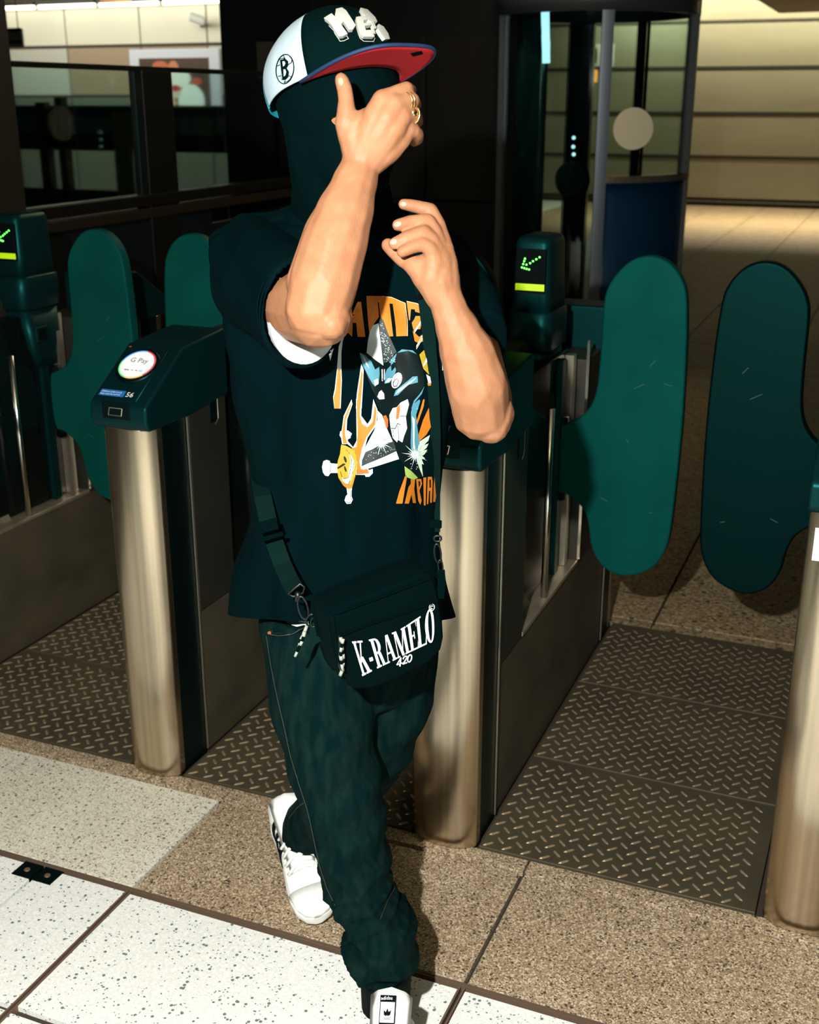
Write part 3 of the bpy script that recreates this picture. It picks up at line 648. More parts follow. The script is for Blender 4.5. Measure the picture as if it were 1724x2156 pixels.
# ---- decals: 2-D outlines laid on a real surface
def decal(name,polys,bvh,m,parent,off=.0012,dens=7,thick=0,mi=None,maxd=None):
    mb=MB()
    for k,poly in enumerate(polys):
        pts=[Vector((float(a),float(b))) for a,b in poly]
        # densify outline
        out=[]
        for i,p in enumerate(pts):
            q=pts[(i+1)%len(pts)]; n=max(1,int((q-p).length/dens))
            out+=[p.lerp(q,j/n) for j in range(n)]
        n0=len(out); xs=[p.x for p in out]; ys=[p.y for p in out]; inner=[]
        if dens<50:
            y=min(ys)+dens*.5
            while y<max(ys):
                x=min(xs)+dens*.5
                while x<max(xs): inner.append(Vector((x,y))); x+=dens
                y+=dens
        try: v,e,f,ov,oe,of=delaunay_2d_cdt(out+inner,[(i,(i+1)%n0) for i in range(n0)],[],1,.01)
        except Exception: continue
        # keep inside triangles
        def inside(p):
            c=False; j=n0-1
            for i in range(n0):
                a,b=out[i],out[j]
                if (a.y>p.y)!=(b.y>p.y) and p.x<(b.x-a.x)*(p.y-a.y)/(b.y-a.y)+a.x: c=not c
                j=i
            return c
        hit=[]
        for p in v:
            d=ray(p.x,p.y).normalized(); loc,nor,idx,dist=bvh.ray_cast(CAMP,d)
            if loc is None: hit.append(None)
            else:
                if nor.dot(d)>0: nor=-nor
                hit.append((loc,nor))
        fs=[t for t in f if all(hit[i] for i in t) and inside((v[t[0]]+v[t[1]]+v[t[2]])/3)]
        if not fs: continue
        used=sorted({i for t in fs for i in t}); mp={u:i for i,u in enumerate(used)}
        mb.add([hit[u][0]+hit[u][1]*(off+thick) for u in used],[tuple(mp[i] for i in t) for t in fs],0 if mi is None else mi[k])
        if thick:
            cnt={}
            for t in fs:
                for a,b in zip(t,t[1:]+t[:1]): cnt[(a,b)]=1
            for (a,b) in list(cnt):
                if (b,a) not in cnt:
                    A,B=hit[a],hit[b]; mb.add([A[0]+A[1]*(off+thick),B[0]+B[1]*(off+thick),B[0],A[0]],[(0,3,2,1)],0 if mi is None else mi[k])
    o=mb.build(name,m,parent,smooth=True); return o
def ell(cx,cy,a,b,rot=0,n=20,a0=0,a1=2*math.pi):
    c,s_=math.cos(rot),math.sin(rot)
    return [(cx+a*math.cos(t)*c-b*math.sin(t)*s_,cy+a*math.cos(t)*s_+b*math.sin(t)*c) for t in [a0+(a1-a0)*i/n for i in range(n)]]
def stroke(pts,w_):
    """polyline to thin polygons"""
    out=[]
    for a,b in zip(pts,pts[1:]):
        a,b=Vector(a),Vector(b); d=(b-a).normalized(); q=Vector((-d.y,d.x))*w_/2; e=d*w_*.3
        out.append([tuple(a-e+q),tuple(b+e+q),tuple(b+e-q),tuple(a-e-q)])
    return out
# nails
nl=[ell(717.5,172,5.2,8.5,-.1)]
decal('fingernail',nl,armbvh,nailm,body,off=.0005,dens=3)
for c in (ell(849,430,7,4.5,.15),ell(837,472,8,5,-.25),ell(828,509,7.5,5,-.5)): decal('fingernail',[c],armbvh,nailm,body,off=.0005,dens=3)
# finger rings on the right hand
def ring(name,p,axis,r,tr,m):
    axis=axis.normalized(); a=axis.orthogonal().normalized(); b=axis.cross(a)
    return MB().tube([p+a*r*math.cos(t*PI/12)+b*r*math.sin(t*PI/12) for t in range(24)],tr,8,closed=True).build(name,m,person,smooth=True)
rg=ring('signet_ring',hp(868,242,.006),hp(873,244,.012)-hp(862,241,0),.0108,.0016,gold); rg['label']='gold signet ring with broad round face'
sb=MB(); q=hp(869,238,-.004); ax=(CAMP-q).normalized(); 
sgn=MB(); ico(sgn,q,.0062,(1,1,.9)); sgn.build('signet_face',gold,rg,smooth=True)
ring('thin_ring',hp(860,212,.002),hp(868,211,.008)-hp(851,214,-.004),.0108,.0010,gold)
ring('thin_ring',hp(854,213.5,-.003),hp(868,211,.008)-hp(851,214,-.004),.0111,.0009,gold)
# ---- balaclava
bl=MB(); headparts(bl,.007)
chain(bl,[(HC+Vector((0,0,-.05)),.070),(P(716,380,1.82),.074),(P(720,430,1.85),.080),(P(722,462,1.87),.082)])
chain(bl,[(HC+HM@Vector((-.015,0,-.01)),.078),(P(708,330,1.815),.074),(P(716,400,1.83),.074)])
blme=remesh(bl,.0026,14)
bm=bmesh.new(); bm.from_mesh(blme)
kill=[]
for f in bm.faces:
    c=HM.transposed()@(f.calc_center_median()-HC)
    if c.x>.03:
        az=math.atan2(c.y,c.x); zc=c.z+.026-.012*abs(az)
        if (az/.80)**2+(zc/.013)**2<1: kill.append(f)
bmesh.ops.delete(bm,geom=kill,context='FACES')
for _ in range(8):
    bv=[v for v in bm.verts if v.is_boundary]; nc={v:sum((e.other_vert(v).co for e in v.link_edges if e.is_boundary),Vector())/max(1,sum(e.is_boundary for e in v.link_edges)) for v in bv}
    for v in bv: v.co=v.co.lerp(nc[v],.5)
bm.to_mesh(blme); bm.free()
bal=obj('balaclava',blme,knit,person); bal['label']='black knitted balaclava covering head and neck'
sm=bal.modifiers.new('t','SOLIDIFY'); sm.thickness=.003; sm.offset=-1
# ---- T-shirt
def pring(y,xl,xr,D,b,n=40,e=2.4,dy=0,back=1.0):
    c=P((xl+xr)/2,y,D); a=(P(xr,y,D)-P(xl,y,D)).length/2; out=[]
    for i in range(n):
        t=2*math.pi*i/n; ct,st=math.cos(t),math.sin(t)
        X=a*math.copysign(abs(ct)**(2/e),ct); Yb=b*math.copysign(abs(st)**(2/e),st)
        if st>0: Yb*=back
        out.append(c+RT*X+FWD*Yb+UPV*(dy*X))
    return out
sh=MB()
rows=[(452,640,812,1.87,.075),(466,560,880,1.875,.095),(482,515,925,1.88,.105),(505,480,975,1.885,.115),(545,468,1000,1.885,.125),(600,470,1000,1.88,.130),(700,480,985,1.87,.135),(800,492,962,1.86,.138),(900,514,938,1.85,.138),(980,532,926,1.845,.138),(1060,524,924,1.84,.138),(1130,511,928,1.83,.140),(1210,494,946,1.82,.145),(1292,480,960,1.81,.150),(1345,468,972,1.81,.152),(1370,468,972,1.81,.14)]
sh.loft([pring(*r_) for r_ in rows])
chain(sh,[(P(515,535,1.87),.058),(P(740,500,1.90),.08),(P(935,552,1.90),.055)])
# right sleeve: from shoulder forward to the opening around the arm
def oring(c,ax,a,b,n=36,up=UPV):
    ax=ax.normalized(); s_=up.cross(ax).normalized(); u=ax.cross(s_)
    return [c+s_*a*math.cos(2*math.pi*i/n)+u*b*math.sin(2*math.pi*i/n) for i in range(n)]
S0,S1=P(512,562,1.87),P(640,660,1.615); AX=(S1-S0)
sh.loft([oring(S0-AX*.10,AX,.050,.06),oring(S0.lerp(S1,.1),AX,.066,.086),oring(S0.lerp(S1,.45),AX,.066,.086),oring(S0.lerp(S1,.8),AX,.062,.080),oring(S1,AX,.062,.078)])
T0,T1=P(940,590,1.90),P(992,728,1.78); AL=T1-T0
sh.loft([oring(T0-AL*.2,AL,.04,.045,up=RT),oring(T0,AL,.060,.055,up=RT),oring(T0.lerp(T1,.5),AL,.066,.062,up=RT),oring(T1,AL,.066,.062,up=RT)])
# subtractive hollow of the right sleeve opening comes from a separate inner lining
shme=remesh(sh,.0042,5)
# folds: gentle real displacement (drapes from shoulder to hem, sleeve creases)
nv=len(shme.vertices); co=np.empty(nv*3); shme.vertices.foreach_get('co',co); co=co.reshape(-1,3)
no=np.array([v.normal[:] for v in shme.vertices])
rt=np.array(RT); fw=np.array(FWD); X=co@rt; Y=co@fw; Zc=co[:,2]
def sg(x): return 1/(1+np.exp(-x))
fold=.0045*np.sin(X*62+Zc*9+1.5*np.sin(Zc*7))*sg((1.25-Zc)*14)+.003*np.sin(X*110-Zc*16+2*np.sin(Zc*5+1))*sg((1.15-Zc)*10)
fold+=.004*np.sin((Zc*1.0+X*.9)*58+2*np.sin(X*20))*sg((Zc-1.15)*16)
# hollow the sleeve mouth
ctr=np.array(S1); ax=np.array(AX.normalized()); rel=co-ctr; al=rel@ax; rad=np.linalg.norm(rel-np.outer(al,ax),axis=1)
srt=np.array(UPV.cross(AX.normalized()).normalized()); sup=np.array(AX.normalized().cross(UPV.cross(AX.normalized()).normalized())); rad=np.sqrt((rel@srt/.062)**2+(rel@sup/.078)**2)*.074
mouth=(al>-.012)&(rad<.068); co2=co+no*fold[:,None]
co2[mouth]-= np.outer(np.full(mouth.sum(),.055),ax)*np.clip((.068-rad[mouth])/.006,0,1)[:,None]
shme.vertices.foreach_set('co',co2.ravel()); shme.update()
bm=bmesh.new(); bm.from_mesh(shme); a_,b_,c_=P(481,1291,1.81),P(959,1299,1.81),P(600,1308,1.665); pn=(b_-a_).cross(c_-a_).normalized(); pn=pn if pn.z<0 else -pn
bmesh.ops.bisect_plane(bm,geom=bm.verts[:]+bm.edges[:]+bm.faces[:],plane_co=a_,plane_no=pn,clear_outer=True); bm.to_mesh(shme); bm.free()
shirt=obj('t_shirt',shme,tee,person); shirt['label']='loose black cotton T-shirt with flame and mask print'
shb=bvh_of(shme)
# collar rib
cl=MB(); cl.loft([oring(P(722,462,1.862),UPV+FWD*-.2,.094,.090),oring(P(722,452,1.862),UPV+FWD*-.2,.090,.086),oring(P(722,440,1.862),UPV+FWD*-.2,.084,.080),oring(P(722,438,1.862),UPV+FWD*-.2,.078,.074)],cap=False)
cl.build('collar',tee,shirt,smooth=True)
# sleeve seam and hem stitch lines
for off_ in (.004,.016):
    MB().tube(oring(S1-AX.normalized()*off_,AX,.0625-off_*.02,.0790),.0012,6,closed=True).build('sleeve_hem',tee,shirt,smooth=True)
# white undershirt sleeve showing inside the opening
uw=MB(); c=S1+UPV*-.012-AX.normalized()*.004+RT*.004
uw.loft([oring(c-AX.normalized()*.05,AX,.047,.060),oring(c-AX.normalized()*.006,AX,.050,.063),oring(c+AX.normalized()*.002,AX,.048,.061),oring(c-AX.normalized()*.012,AX,.034,.044),oring(c-AX.normalized()*.05,AX,.020,.03)],cap=False)
us_=uw.build('undershirt_sleeve',wtee,person,smooth=True); us_['label']='white undershirt sleeve inside the black one'
# ---- jeans
jn=MB()
FL=[(1270,555,800,1.80,.115),(1310,548,800,1.79,.115),(1400,556,792,1.77,.110),(1480,571,788,1.75,.100),(1560,590,792,1.73,.092),(1640,614,802,1.71,.084),(1700,632,812,1.70,.080),(1760,650,816,1.69,.075),(1830,669,826,1.68,.072),(1880,688,842,1.67,.072),(1925,716,862,1.66,.072),(1950,733,880,1.66,.076),(1975,722,884,1.655,.080),(2000,716,882,1.65,.082),(2012,724,876,1.655,.076),(2024,738,874,1.66,.072),(2036,752,870,1.665,.066)]
jn.loft([pring(y,a,b,D,bb,dy=0,e=2.1) for y,a,b,D,bb in FL])
jn.loft([pring(y,a,b,D,bb,e=2.2) for y,a,b,D,bb in [(1270,560,930,1.81,.115),(1330,556,925,1.81,.118),(1400,600,902,1.82,.11),(1450,640,880,1.82,.09)]])
chain(jn,[(P(822,1370,1.83),.088),(P(815,1470,1.83),.080),(P(800,1540,1.84),.072),(P(782,1595,1.87),.064),(P(712,1680,1.98),.058),(P(650,1735,2.07),.054),(P(636,1768,2.10),.052)])
jme=remesh(jn,.0042,5)
nv=len(jme.vertices); co=np.empty(nv*3); jme.vertices.foreach_get('co',co); co=co.reshape(-1,3); no=np.array([v.normal[:] for v in jme.vertices])
X=co@rt; Y=co@fw; Zc=co[:,2]
lowf=sg((.42-Zc)*22)*sg((1.80-Y)*40)
ph=Zc*88+X*58+1.6*np.sin(X*22+2)+.8*np.sin(Zc*31); rdg=lambda a:1-2*np.abs(np.sin(a/2))**.7
fold=lowf*(.0062*rdg(ph)+.0038*rdg(Zc*120-X*75+2*np.sin(Zc*40)))
fold+=.0036*np.sin((Zc*.8-X*.6)*70+2*np.sin(Zc*14))*sg((Zc-.40)*14)
jme.vertices.foreach_set('co',(co+no*fold[:,None]).ravel()); jme.update()
jeans=obj('jeans',jme,denim,person); jeans['label']='washed black denim jeans bunched at the ankle'
jb=bvh_of(jme)
# side seam, pocket, rivet, inseam, hem
seamp=[(557,1340),(566,1400),(580,1470),(594,1530),(607,1590),(625,1650),(643,1705),(655,1760),(668,1820),(684,1870),(700,1905),(722,1935)]
tag(decal('side_seam',stroke([(x+5,y) for x,y in seamp[:-1]],1.6),jb,seam,jeans,off=.0012,dens=10),kind='stuff')
decal('pocket_edge',stroke([(571,1331),(590,1333),(612,1331),(630,1328),(652,1322)],5),jb,denim,jeans,off=.004,dens=8,thick=.002)
decal('pocket_stitch',stroke([(572,1334),(592,1337),(614,1335),(632,1332),(652,1327)],1.5),jb,seam,jeans,off=.0075,dens=8)
decal('rivet',[ell(573,1332,3.6,3.6,0,10)],jb,mat('copper',lin=(.6,.16,.07),rough=.4,metal=.5),jeans,off=.005,dens=3,thick=.001)
decal('leg_seam',stroke([(800,1935),(815,1895),(830,1870),(826,1855)],1.4)+stroke([(610,1722),(625,1702),(640,1690)],1.4),jb,seam,jeans,off=.0012,dens=8)
decal('white_undershirt_hem',[[(598,1298),(650,1298),(650,1325),(632,1322),(614,1316),(603,1311)]],jb,wtee,person,off=.012,dens=6,thick=.002)
# ---- trainers
def shoe(name,M,label,lab=False):
    TH=.125 if lab else .095
    root=bpy.data.objects.new(name,None); COL.objects.link(root); root.parent=person; root.matrix_local=M; root.empty_display_size=.05; root['label']=label
    def sec(x,w_,z0,z1,n=20,off=0,e=2.3):
        out=[]
        for i in range(n):
            t=2*math.pi*i/n; c,s_=math.cos(t),math.sin(t)
            out.append((x,off+w_*math.copysign(abs(c)**(2/e),c),(z0+z1)/2+(z1-z0)/2*math.copysign(abs(s_)**(2/e),s_)))
        return out
    prof=[(0,.022,0),(.012,.033,0),(.05,.038,0),(.10,.037,.002),(.15,.042,.005),(.20,.050,.008),(.24,.049,.006),(.27,.040,.003),(.288,.024,.001),(.294,.008,0)]
    MB().loft([sec(x,w_+.0015,0,.024,off=o_,e=4) for x,w_,o_ in prof]).build('sole',whiteL,root,smooth=False,bevel=.002)
    tops=[.070,.078,.082,.088,.083,.066,.056,.048,.038,.030]
    up=MB(); up.loft([sec(x,w_,.012,z,off=o_) for (x,w_,o_),z in zip(prof,tops)]); upm=remesh(up,.003,3)
    obj('upper',upm,whiteL,root)
    ub=bvh_of(upm)
    # toe cap
    tc=MB(); tc.loft([sec(x,w_+.0018,.020,z+.002,off=o_) for (x,w_,o_),z in list(zip(prof,tops))[6:]]); tc.build('toe_cap',whiteL,root,smooth=True)
    # collar opening: dark lining + tongue
    MB().loft([oring(Vector((.055,0,z)),Vector((0,0,1)),a,b,24) for z,a,b in ((.065,.030,.045),(.098,.033,.050),(.102,.028,.044),(.07,.02,.035))],cap=True).build('lining',sock,root,smooth=True)
    t=MB(); t.loft([[(.205-.115*k,y*(1+.25*k),.070+TH*k**1.2+dz-.02*abs(y/.028)**2*.6) for y,dz in [(-.028,0),(-.018,.004),(0,.007),(.018,.004),(.028,0),(.018,-.003),(0,-.001),(-.018,-.003)]] for k in [i/8 for i in range(9)]]); tg=t.build('tongue',whiteL,root,smooth=True)
    for i in range(6):
        x=.205-.016*i; z=.073+.009*i
        MB().tube([(x,-.034,z-.012),(x-.003,-.018,z+.006),(x-.004,0,z+.010),(x-.003,.018,z+.006),(x,.034,z-.012)],.0034,6).build('lace',whiteL,root,smooth=True)
    for sy in (-1,1):
        for k in range(3):
            x=.098+.030*k; rg_=[]
            for q in range(6):
                t=q/5; z=.028+.050*t; pts=[]
                for dx in (.009,-.007):
                    loc,n_,i_,d_=ub.ray_cast(Vector((x+dx-.024*t,sy*.2,z)),Vector((0,-sy,0)))
                    if loc is None: loc=Vector((x+dx-.024*t,sy*.02,z)); n_=Vector((0,sy,0))
                    pts.append(loc+n_*.0030)
                rg_.append(pts+[p-Vector((0,sy*.005,.003)) for p in pts[::-1]])
            MB().loft(rg_).build('stripe',sock,root)
        MB().loft([sec(x,w_*.5,.035,.066,off=sy*w_*.62) for x,w_ in ((-.001,.010),(.012,.022))]).build('heel_tab',sock,root)
    if lab:
        def tp(y,k,o_=.003):
            k=.95-(.95-k)*.72; y-=.004
            return (.205-.115*k+.0035+o_*.9,y,.070+TH*k**1.2+.007-.004*abs(y/.028)+o_)
        lb=MB(); lb.add([tp(-.013,.60),tp(.013,.60),tp(.013,.95),tp(-.013,.95)],[(0,1,2,3)],0)
        lb.add([tp(-.0115,.635,.0036),(tp(.0115,.635,.0036)),tp(.0115,.87,.0036),tp(-.0115,.87,.0036)],[(0,1,2,3)],1)
        for a in (-.75,0,.75):
            pts=[tp(.0075*math.sin(a)+.0022*math.cos(a)*s_*c+ .0*c, .70+(.095*math.cos(a)*.55+.06)*q_ ,.0042) for s_,c,q_ in ((0,0,0),(1,1,.55),(0,0,1),(-1,1,.55))]
            base=tp(.0015*math.sin(a),.70,.0042); tip=tp(.009*math.sin(a),.70+.075*math.cos(a)+.02,.0042)
            m1=tp(.005*math.sin(a)+.0026*math.cos(a),.70+.045*math.cos(a)-.02*math.sin(a),.0042); m2=tp(.005*math.sin(a)-.0026*math.cos(a),.70+.045*math.cos(a)+.02*math.sin(a),.0042)
            lb.add([base,m1,tip,m2],[(0,1,2,3)],0)
        for kk in (.668,.682): lb.add([tp(-.006,kk,.0042),tp(.006,kk,.0042),tp(.006,kk+.006,.0042),tp(-.006,kk+.006,.0042)],[(0,1,2,3)],0)
        digits(lb,'adidas',.0078,-.0118,0,lambda x,y:tp(x,.892+y*7,.0042),1)
        lb.build('tongue_label',[sock,whiteL],tg)
    return root
def frame(toe,heel,up=UPV,roll=0):
    x=(toe-heel).normalized(); y=up.cross(x).normalized(); z=x.cross(y)
    M=Matrix((x,y,z)).transposed().to_4x4(); M.translation=heel; return M@Matrix.Rotation(roll,4,'X')
fh=PZ(820,2120,0); fh=P(838,2190,1.66); fh.z=0.001
ftoe=PZ(785,2560,0); d=(ftoe-fh).normalized(); shoe('trainer',frame(fh+d*.29,fh),'front white trainer, cut by the photo bottom, with labelled tongue',True)
toe=PZ(672,1955,0.0); toe.z=.014; heelp=P(614,1768,2.17)
dv=(toe-heelp).normalized(); shoe('trainer',frame(toe,toe-dv*.292,roll=math.radians(9)),'rear white trainer with three black side stripes, heel lifted')
sk=MB(); sk.tube([P(640,1750,2.09),P(632,1790,2.105),P(630,1830,2.11)],[.036,.036,.034],16); sk.build('sock',sock,person,smooth=True)
MB().tube([P(812,1960,1.655),P(812,2030,1.66),P(812,2120,1.655)],[.044,.045,.042],18).build('sock',sock,person,smooth=True)
# ---- cap
CH,CPt=math.radians(39),math.radians(19)
cx_=facedir(CH,CPt); cy_=UPV.cross(cx_).normalized(); cz_=cx_.cross(cy_)   # front, person's left, up
CMx=Matrix((cx_,cy_,cz_)).transposed(); CO=P(702,192,1.80)
capr=bpy.data.objects.new('cap',None); COL.objects.link(capr); capr.parent=person; M=CMx.to_4x4(); M.translation=CO; capr.matrix_local=M; capr.empty_display_size=.05
capr['label']='flat-brimmed cap with black front, white side and turquoise back'
capb=mat('cap_black',lin=(.0004,.0028,.0030),rough=.85,spec=.1,tint=TN); capw=mat('cap_white',lin=(.30,.385,.43),rough=.85); capc=mat('cap_turquoise',lin=(.0,.30,.36),rough=.8)
blue=mat('brim_blue',lin=(.001,.020,.065),rough=.7); red=mat('brim_red',lin=(.40,.005,.008),rough=.75)
def crown(phi,t):
    # phi azimuth (0 front, negative = person's right), t 0 rim .. 1 top
    fr=math.cos(phi)
    a=.107; b=.090
    r=(1-t**2.6)**(1/2.3)
    hz=.103+.006*fr
    bul=1+.035*math.sin(math.pi*min(1,t*1.3))*(1 if fr<0 else .6)
    return Vector((a*fr*r*bul,b*math.sin(phi)*r*bul,hz*t+(-.006 if fr<0 else 0)*(1-t)*abs(fr)))
def panel(name,p0,p1,m,parent):
    mb=MB(); n=14; K=18; rr=[]
    for k in range(K+1):
        t=k/K*.998
        rr.append([crown(p0+(p1-p0)*i/n,t)*1.0 for i in range(n+1)])
    vs=[p for r_ in rr for p in r_]; fs=[(k*(n+1)+i,k*(n+1)+i+1,(k+1)*(n+1)+i+1,(k+1)*(n+1)+i) for k in range(K) for i in range(n)]
    mb.add(vs,fs); o=mb.build(name,m,parent,smooth=True); q=o.modifiers.new('s','SOLIDIFY'); q.thickness=.0025; q.offset=0; return o
dg_=math.radians
panel('front_panel',dg_(-60),0,capb,capr); panel('front_panel',0,dg_(60),capb,capr)
panel('side_panel',dg_(-122),dg_(-60),capw,capr); panel('side_panel',dg_(60),dg_(122),capw,capr)
panel('back_panel',dg_(-180),dg_(-122),capc,capr); panel('back_panel',dg_(122),dg_(180),capc,capr)
ico_=MB(); ico(ico_,(0,0,.105),.006,(1,1,.5)); ico_.build('top_button',capb,capr,smooth=True)
def brimshape(off,z):
    out=[]; n=40
    for i in range(n+1):
        s_=-1+2*i/n; a=s_*dg_(66)
        out.append(((.107)*math.cos(a),.090*math.sin(a),z-.004))
    outer=[]
    for i in range(n+1):
        a=dg_(-90)+dg_(180)*i/n
        ca,sa=math.cos(a),math.sin(a)
        X=.0435+(.137+off)*abs(ca)**.72; Yv=(.0850+off)*math.copysign(abs(sa)**.62,sa)
        outer.append((X,Yv,z-.004+.0-.10*abs(Yv)**2))
    return out,outer
def brim(name,z,m,off=0):
    i_,o_=brimshape(off,z); n=len(i_); mb=MB(); rows=[]
    for k in range(7):
        t=k/6; rows.append([Vector(i_[j]).lerp(Vector(o_[j]),t) for j in range(n)])
    vs=[p for r_ in rows for p in r_]; fs=[(k*n+j,k*n+j+1,(k+1)*n+j+1,(k+1)*n+j) for k in range(6) for j in range(n-1)]
    mb.add(vs,fs); return mb.build(name,m,capr,smooth=True),o_
bu,o_=brim('brim_top',0.0028,blue); bl_,o2=brim('brim_underside',0.0,red)
for o3 in (bu,bl_):
    q=o3.modifiers.new('s','SOLIDIFY'); q.thickness=.0012; q.offset=0
MB().tube([Vector(p)+Vector((0,0,-.0013)) for p in o_],.0026,8).build('brim_edge',blue,capr,smooth=True)
bmk=MB(); bmk.add([(.150,.030,-.0055),(.160,.040,-.0055),(.170,.030,-.0055),(.160,.018,-.0055)],[(0,1,2,3)]); bmk.build('brim_mark',capb,bl_)
# crown bvh in world
vs=[];fs=[]
n=72;K=24
for k in range(K+1):
    for i in range(n): vs.append(CO+CMx@(crown(2*PI*i/n,k/K*.998)*1.014))
for k in range(K):
    for i in range(n): fs.append((k*n+i,k*n+(i+1)%n,(k+1)*n+(i+1)%n,(k+1)*n+i))
cb=BVHTree.FromPolygons(vs,fs)
def ZZ(ox,oy,s_): return lambda pts:[(ox+a/s_,oy+b/s_) for a,b in pts]
zc=ZZ(500,0,3.448)
puff=mat('puffed_white',lin=(.36,.37,.33),rough=.7)
letters=[[(635,155),(686,124),(710,146),(716,94),(758,84),(785,105),(850,205),(832,232),(806,236),(768,178),(750,200),(796,262),(764,278),(735,282),(698,225),(690,205),(655,170)],
 [(852,150),(905,140),(945,150),(948,164),(903,170),(906,190),(950,188),(954,203),(912,210),(920,238),(975,236),(985,262),(975,284),(905,282),(878,260),(862,205)],
 [(882,86),(930,97),(983,150),(996,180),(972,178),(990,225),(975,228),(955,180),(938,170),(905,130)],
 [(1005,195),(1040,215),(1070,260),(1082,298),(1050,300),(1022,262),(1000,225)]]
shadow=[q for l in letters[:2] for q in stroke([(a+9,b+20) for a,b in l[-7:]],4)]
wld=CMx.to_4x4(); wld.translation=CO; wi=wld.inverted()
def tocap(o): 
    o.parent=capr; o.matrix_parent_inverse=Matrix.Identity(4); o.data.transform(wi); return o
tocap(decal('letter_outline',[zc(l) for l in shadow],cb,puff,None,off=.0010,dens=6))
for l in letters: tocap(decal('puffed_letter',[zc(l)],cb,puff,None,off=.0025,dens=5,thick=.0035))
# round badge with B on the side panel
lg=[]
def ringp(cx,cy,a,b,w_,rot=0,a0=0,a1=2*PI,n=28):
    o1=[(cx+(a)*math.cos(t)*math.cos(rot)-(b)*math.sin(t)*math.sin(rot),cy+a*math.cos(t)*math.sin(rot)+b*math.sin(t)*math.cos(rot)) for t in [a0+(a1-a0)*i/n for i in range(n+1)]]
    return stroke(o1,w_)
lg+=ringp(348,502,64,106,7,.10); lg+=ringp(352,500,58,96,4,.10,-1.2,1.6)
lg+=stroke([(292,480),(318,470)],5)+stroke([(300,555),(325,548)],5)+stroke([(372,470),(395,455),(400,430)],5)+stroke([(370,545),(392,560),(405,540)],5)+stroke([(335,400),(350,430)],5)+stroke([(350,585),(345,605)],5)
Bp=[[(308,430),(345,420),(372,445),(374,475),(362,495),(378,520),(374,560),(352,580),(325,580),(318,500)]]
tocap(decal('badge_lines',[zc(p) for p in lg],cb,capb,None,off=.0012,dens=5)); tocap(decal('badge_letter',[zc(p) for p in Bp],cb,capb,None,off=.0016,dens=5))
tocap(decal('badge_letter_inner',[zc(p) for p in ([(334,448),(350,446),(356,462),(348,480),(338,484)],[(341,505),(355,504),(362,522),(356,548),(344,556)])]+[zc(p) for p in stroke([(316,438),(322,500),(332,572)],3)+stroke([(318,436),(342,430)],3)],cb,capw,None,off=.0022,dens=5))
# ================= shirt print =================
z3=ZZ(640,600,5.3875); z4=ZZ(640,840,5.3875)
orange=mat('print_orange',lin=(.46,.135,.003),rough=.7); pwhite=mat('print_white',lin=(.44,.52,.52),rough=.7); pyel=mat('print_yellow',lin=(.34,.23,.008),rough=.7)
pblue=mat('print_pale_blue',lin=(.05,.19,.25),rough=.7); pred=mat('print_red_orange',lin=(.62,.10,.01),rough=.7); pcrm=mat('print_cream',lin=(.62,.60,.38),rough=.7); pgrey=mat('print_dark_grey',lin=(.018,.028,.026),rough=.5); pblk=mat('print_black',lin=(.001,.002,.002),rough=.6)
def D3(name,polys,m,off,d=6): return decal(name,[z3(p) for p in polys],shb,m,shirt,off=off,dens=d)
def D4(name,polys,m,off,d=6):
    if name=='bone':
        for p in polys: decal(name,[z4(p)],shb,m,shirt,off=off,dens=d)
        return
    return decal(name,[z4(p) for p in polys],shb,m,shirt,off=off,dens=d)
# upper lettering
A_=[[(610,190),(650,190),(695,590),(605,590),(592,430),(545,430),(548,345),(588,345),(583,270)],[(545,330),(610,190),(640,300),(590,345)],[(470,400),(545,270),(550,420),(545,590),(470,520)]]
M_=[[(708,125),(880,130),(985,140),(1145,200),(1168,580),(1045,582),(1035,470),(1000,215),(962,213),(975,330),(1010,580),(930,582),(860,330),(845,200),(832,196),(850,360),(800,430),(740,545),(722,300)]]
E_=[[(1165,180),(1280,205),(1385,275),(1390,340),(1260,300),(1258,275),(1215,272),(1200,400),(1190,400)],[(1250,385),(1265,350),(1385,350),(1395,440),(1330,440),(1315,500),(1235,505),(1220,430)],[(1385,280),(1420,330),(1440,700),(1345,680),(1390,520)],[(1228,520),(1300,590),(1340,560),(1350,640),(1290,660),(1250,640)]]
R_=[[(1535,375),(1600,560),(1640,720),(1640,780),(1560,780)]]
ow=mat('print_outline',lin=(.55,.42,.25),rough=.7)
for nm,p in (('printed_letter',A_),('printed_letter',M_),('printed_letter',E_),('printed_letter',R_)): D3(nm,p,orange,.0016)
D3('letter_shading',[[(708,125),(870,132),(800,260),(745,420),(722,300)]],mat('print_amber',lin=(.40,.11,.004),rough=.7),.0020)
D3('letter_rim',stroke([(880,132),(985,143),(1148,205),(1168,400),(1168,580)],7)+stroke([(1168,182),(1280,207),(1380,270)],7)+stroke([(1565,690),(1585,600),(1600,560)],10),ow,.0022)
# lower lettering
lo=[[(1140,870),(1160,880),(1110,1185),(1040,1185),(1075,1050)],[(1175,1000),(1200,960),(1215,1060),(1180,1185),(1135,1185)],[(1200,900),(1250,905),(1240,1020),(1260,1180),(1225,1178),(1205,1060)],
[(1262,905),(1320,905),(1330,960),(1300,1040),(1325,1150),(1310,1200),(1285,1150),(1275,1060)],[(1345,890),(1378,885),(1370,1205),(1350,1205)],[(1395,880),(1440,878),(1450,930),(1440,1175),(1420,1175),(1422,1040),(1408,1040),(1400,1190),(1385,1190)],[(1475,870),(1515,850),(1512,900),(1495,930),(1490,1090),(1478,1165),(1455,1165),(1460,980)]]
for p in lo: D4('printed_letter',[p],orange,.0016)
D4('letter_counter',[[(1283,930),(1305,928),(1305,970),(1288,1000)],[(1408,910),(1426,908),(1425,1000),(1410,1005)]],pblk,.0024,4)
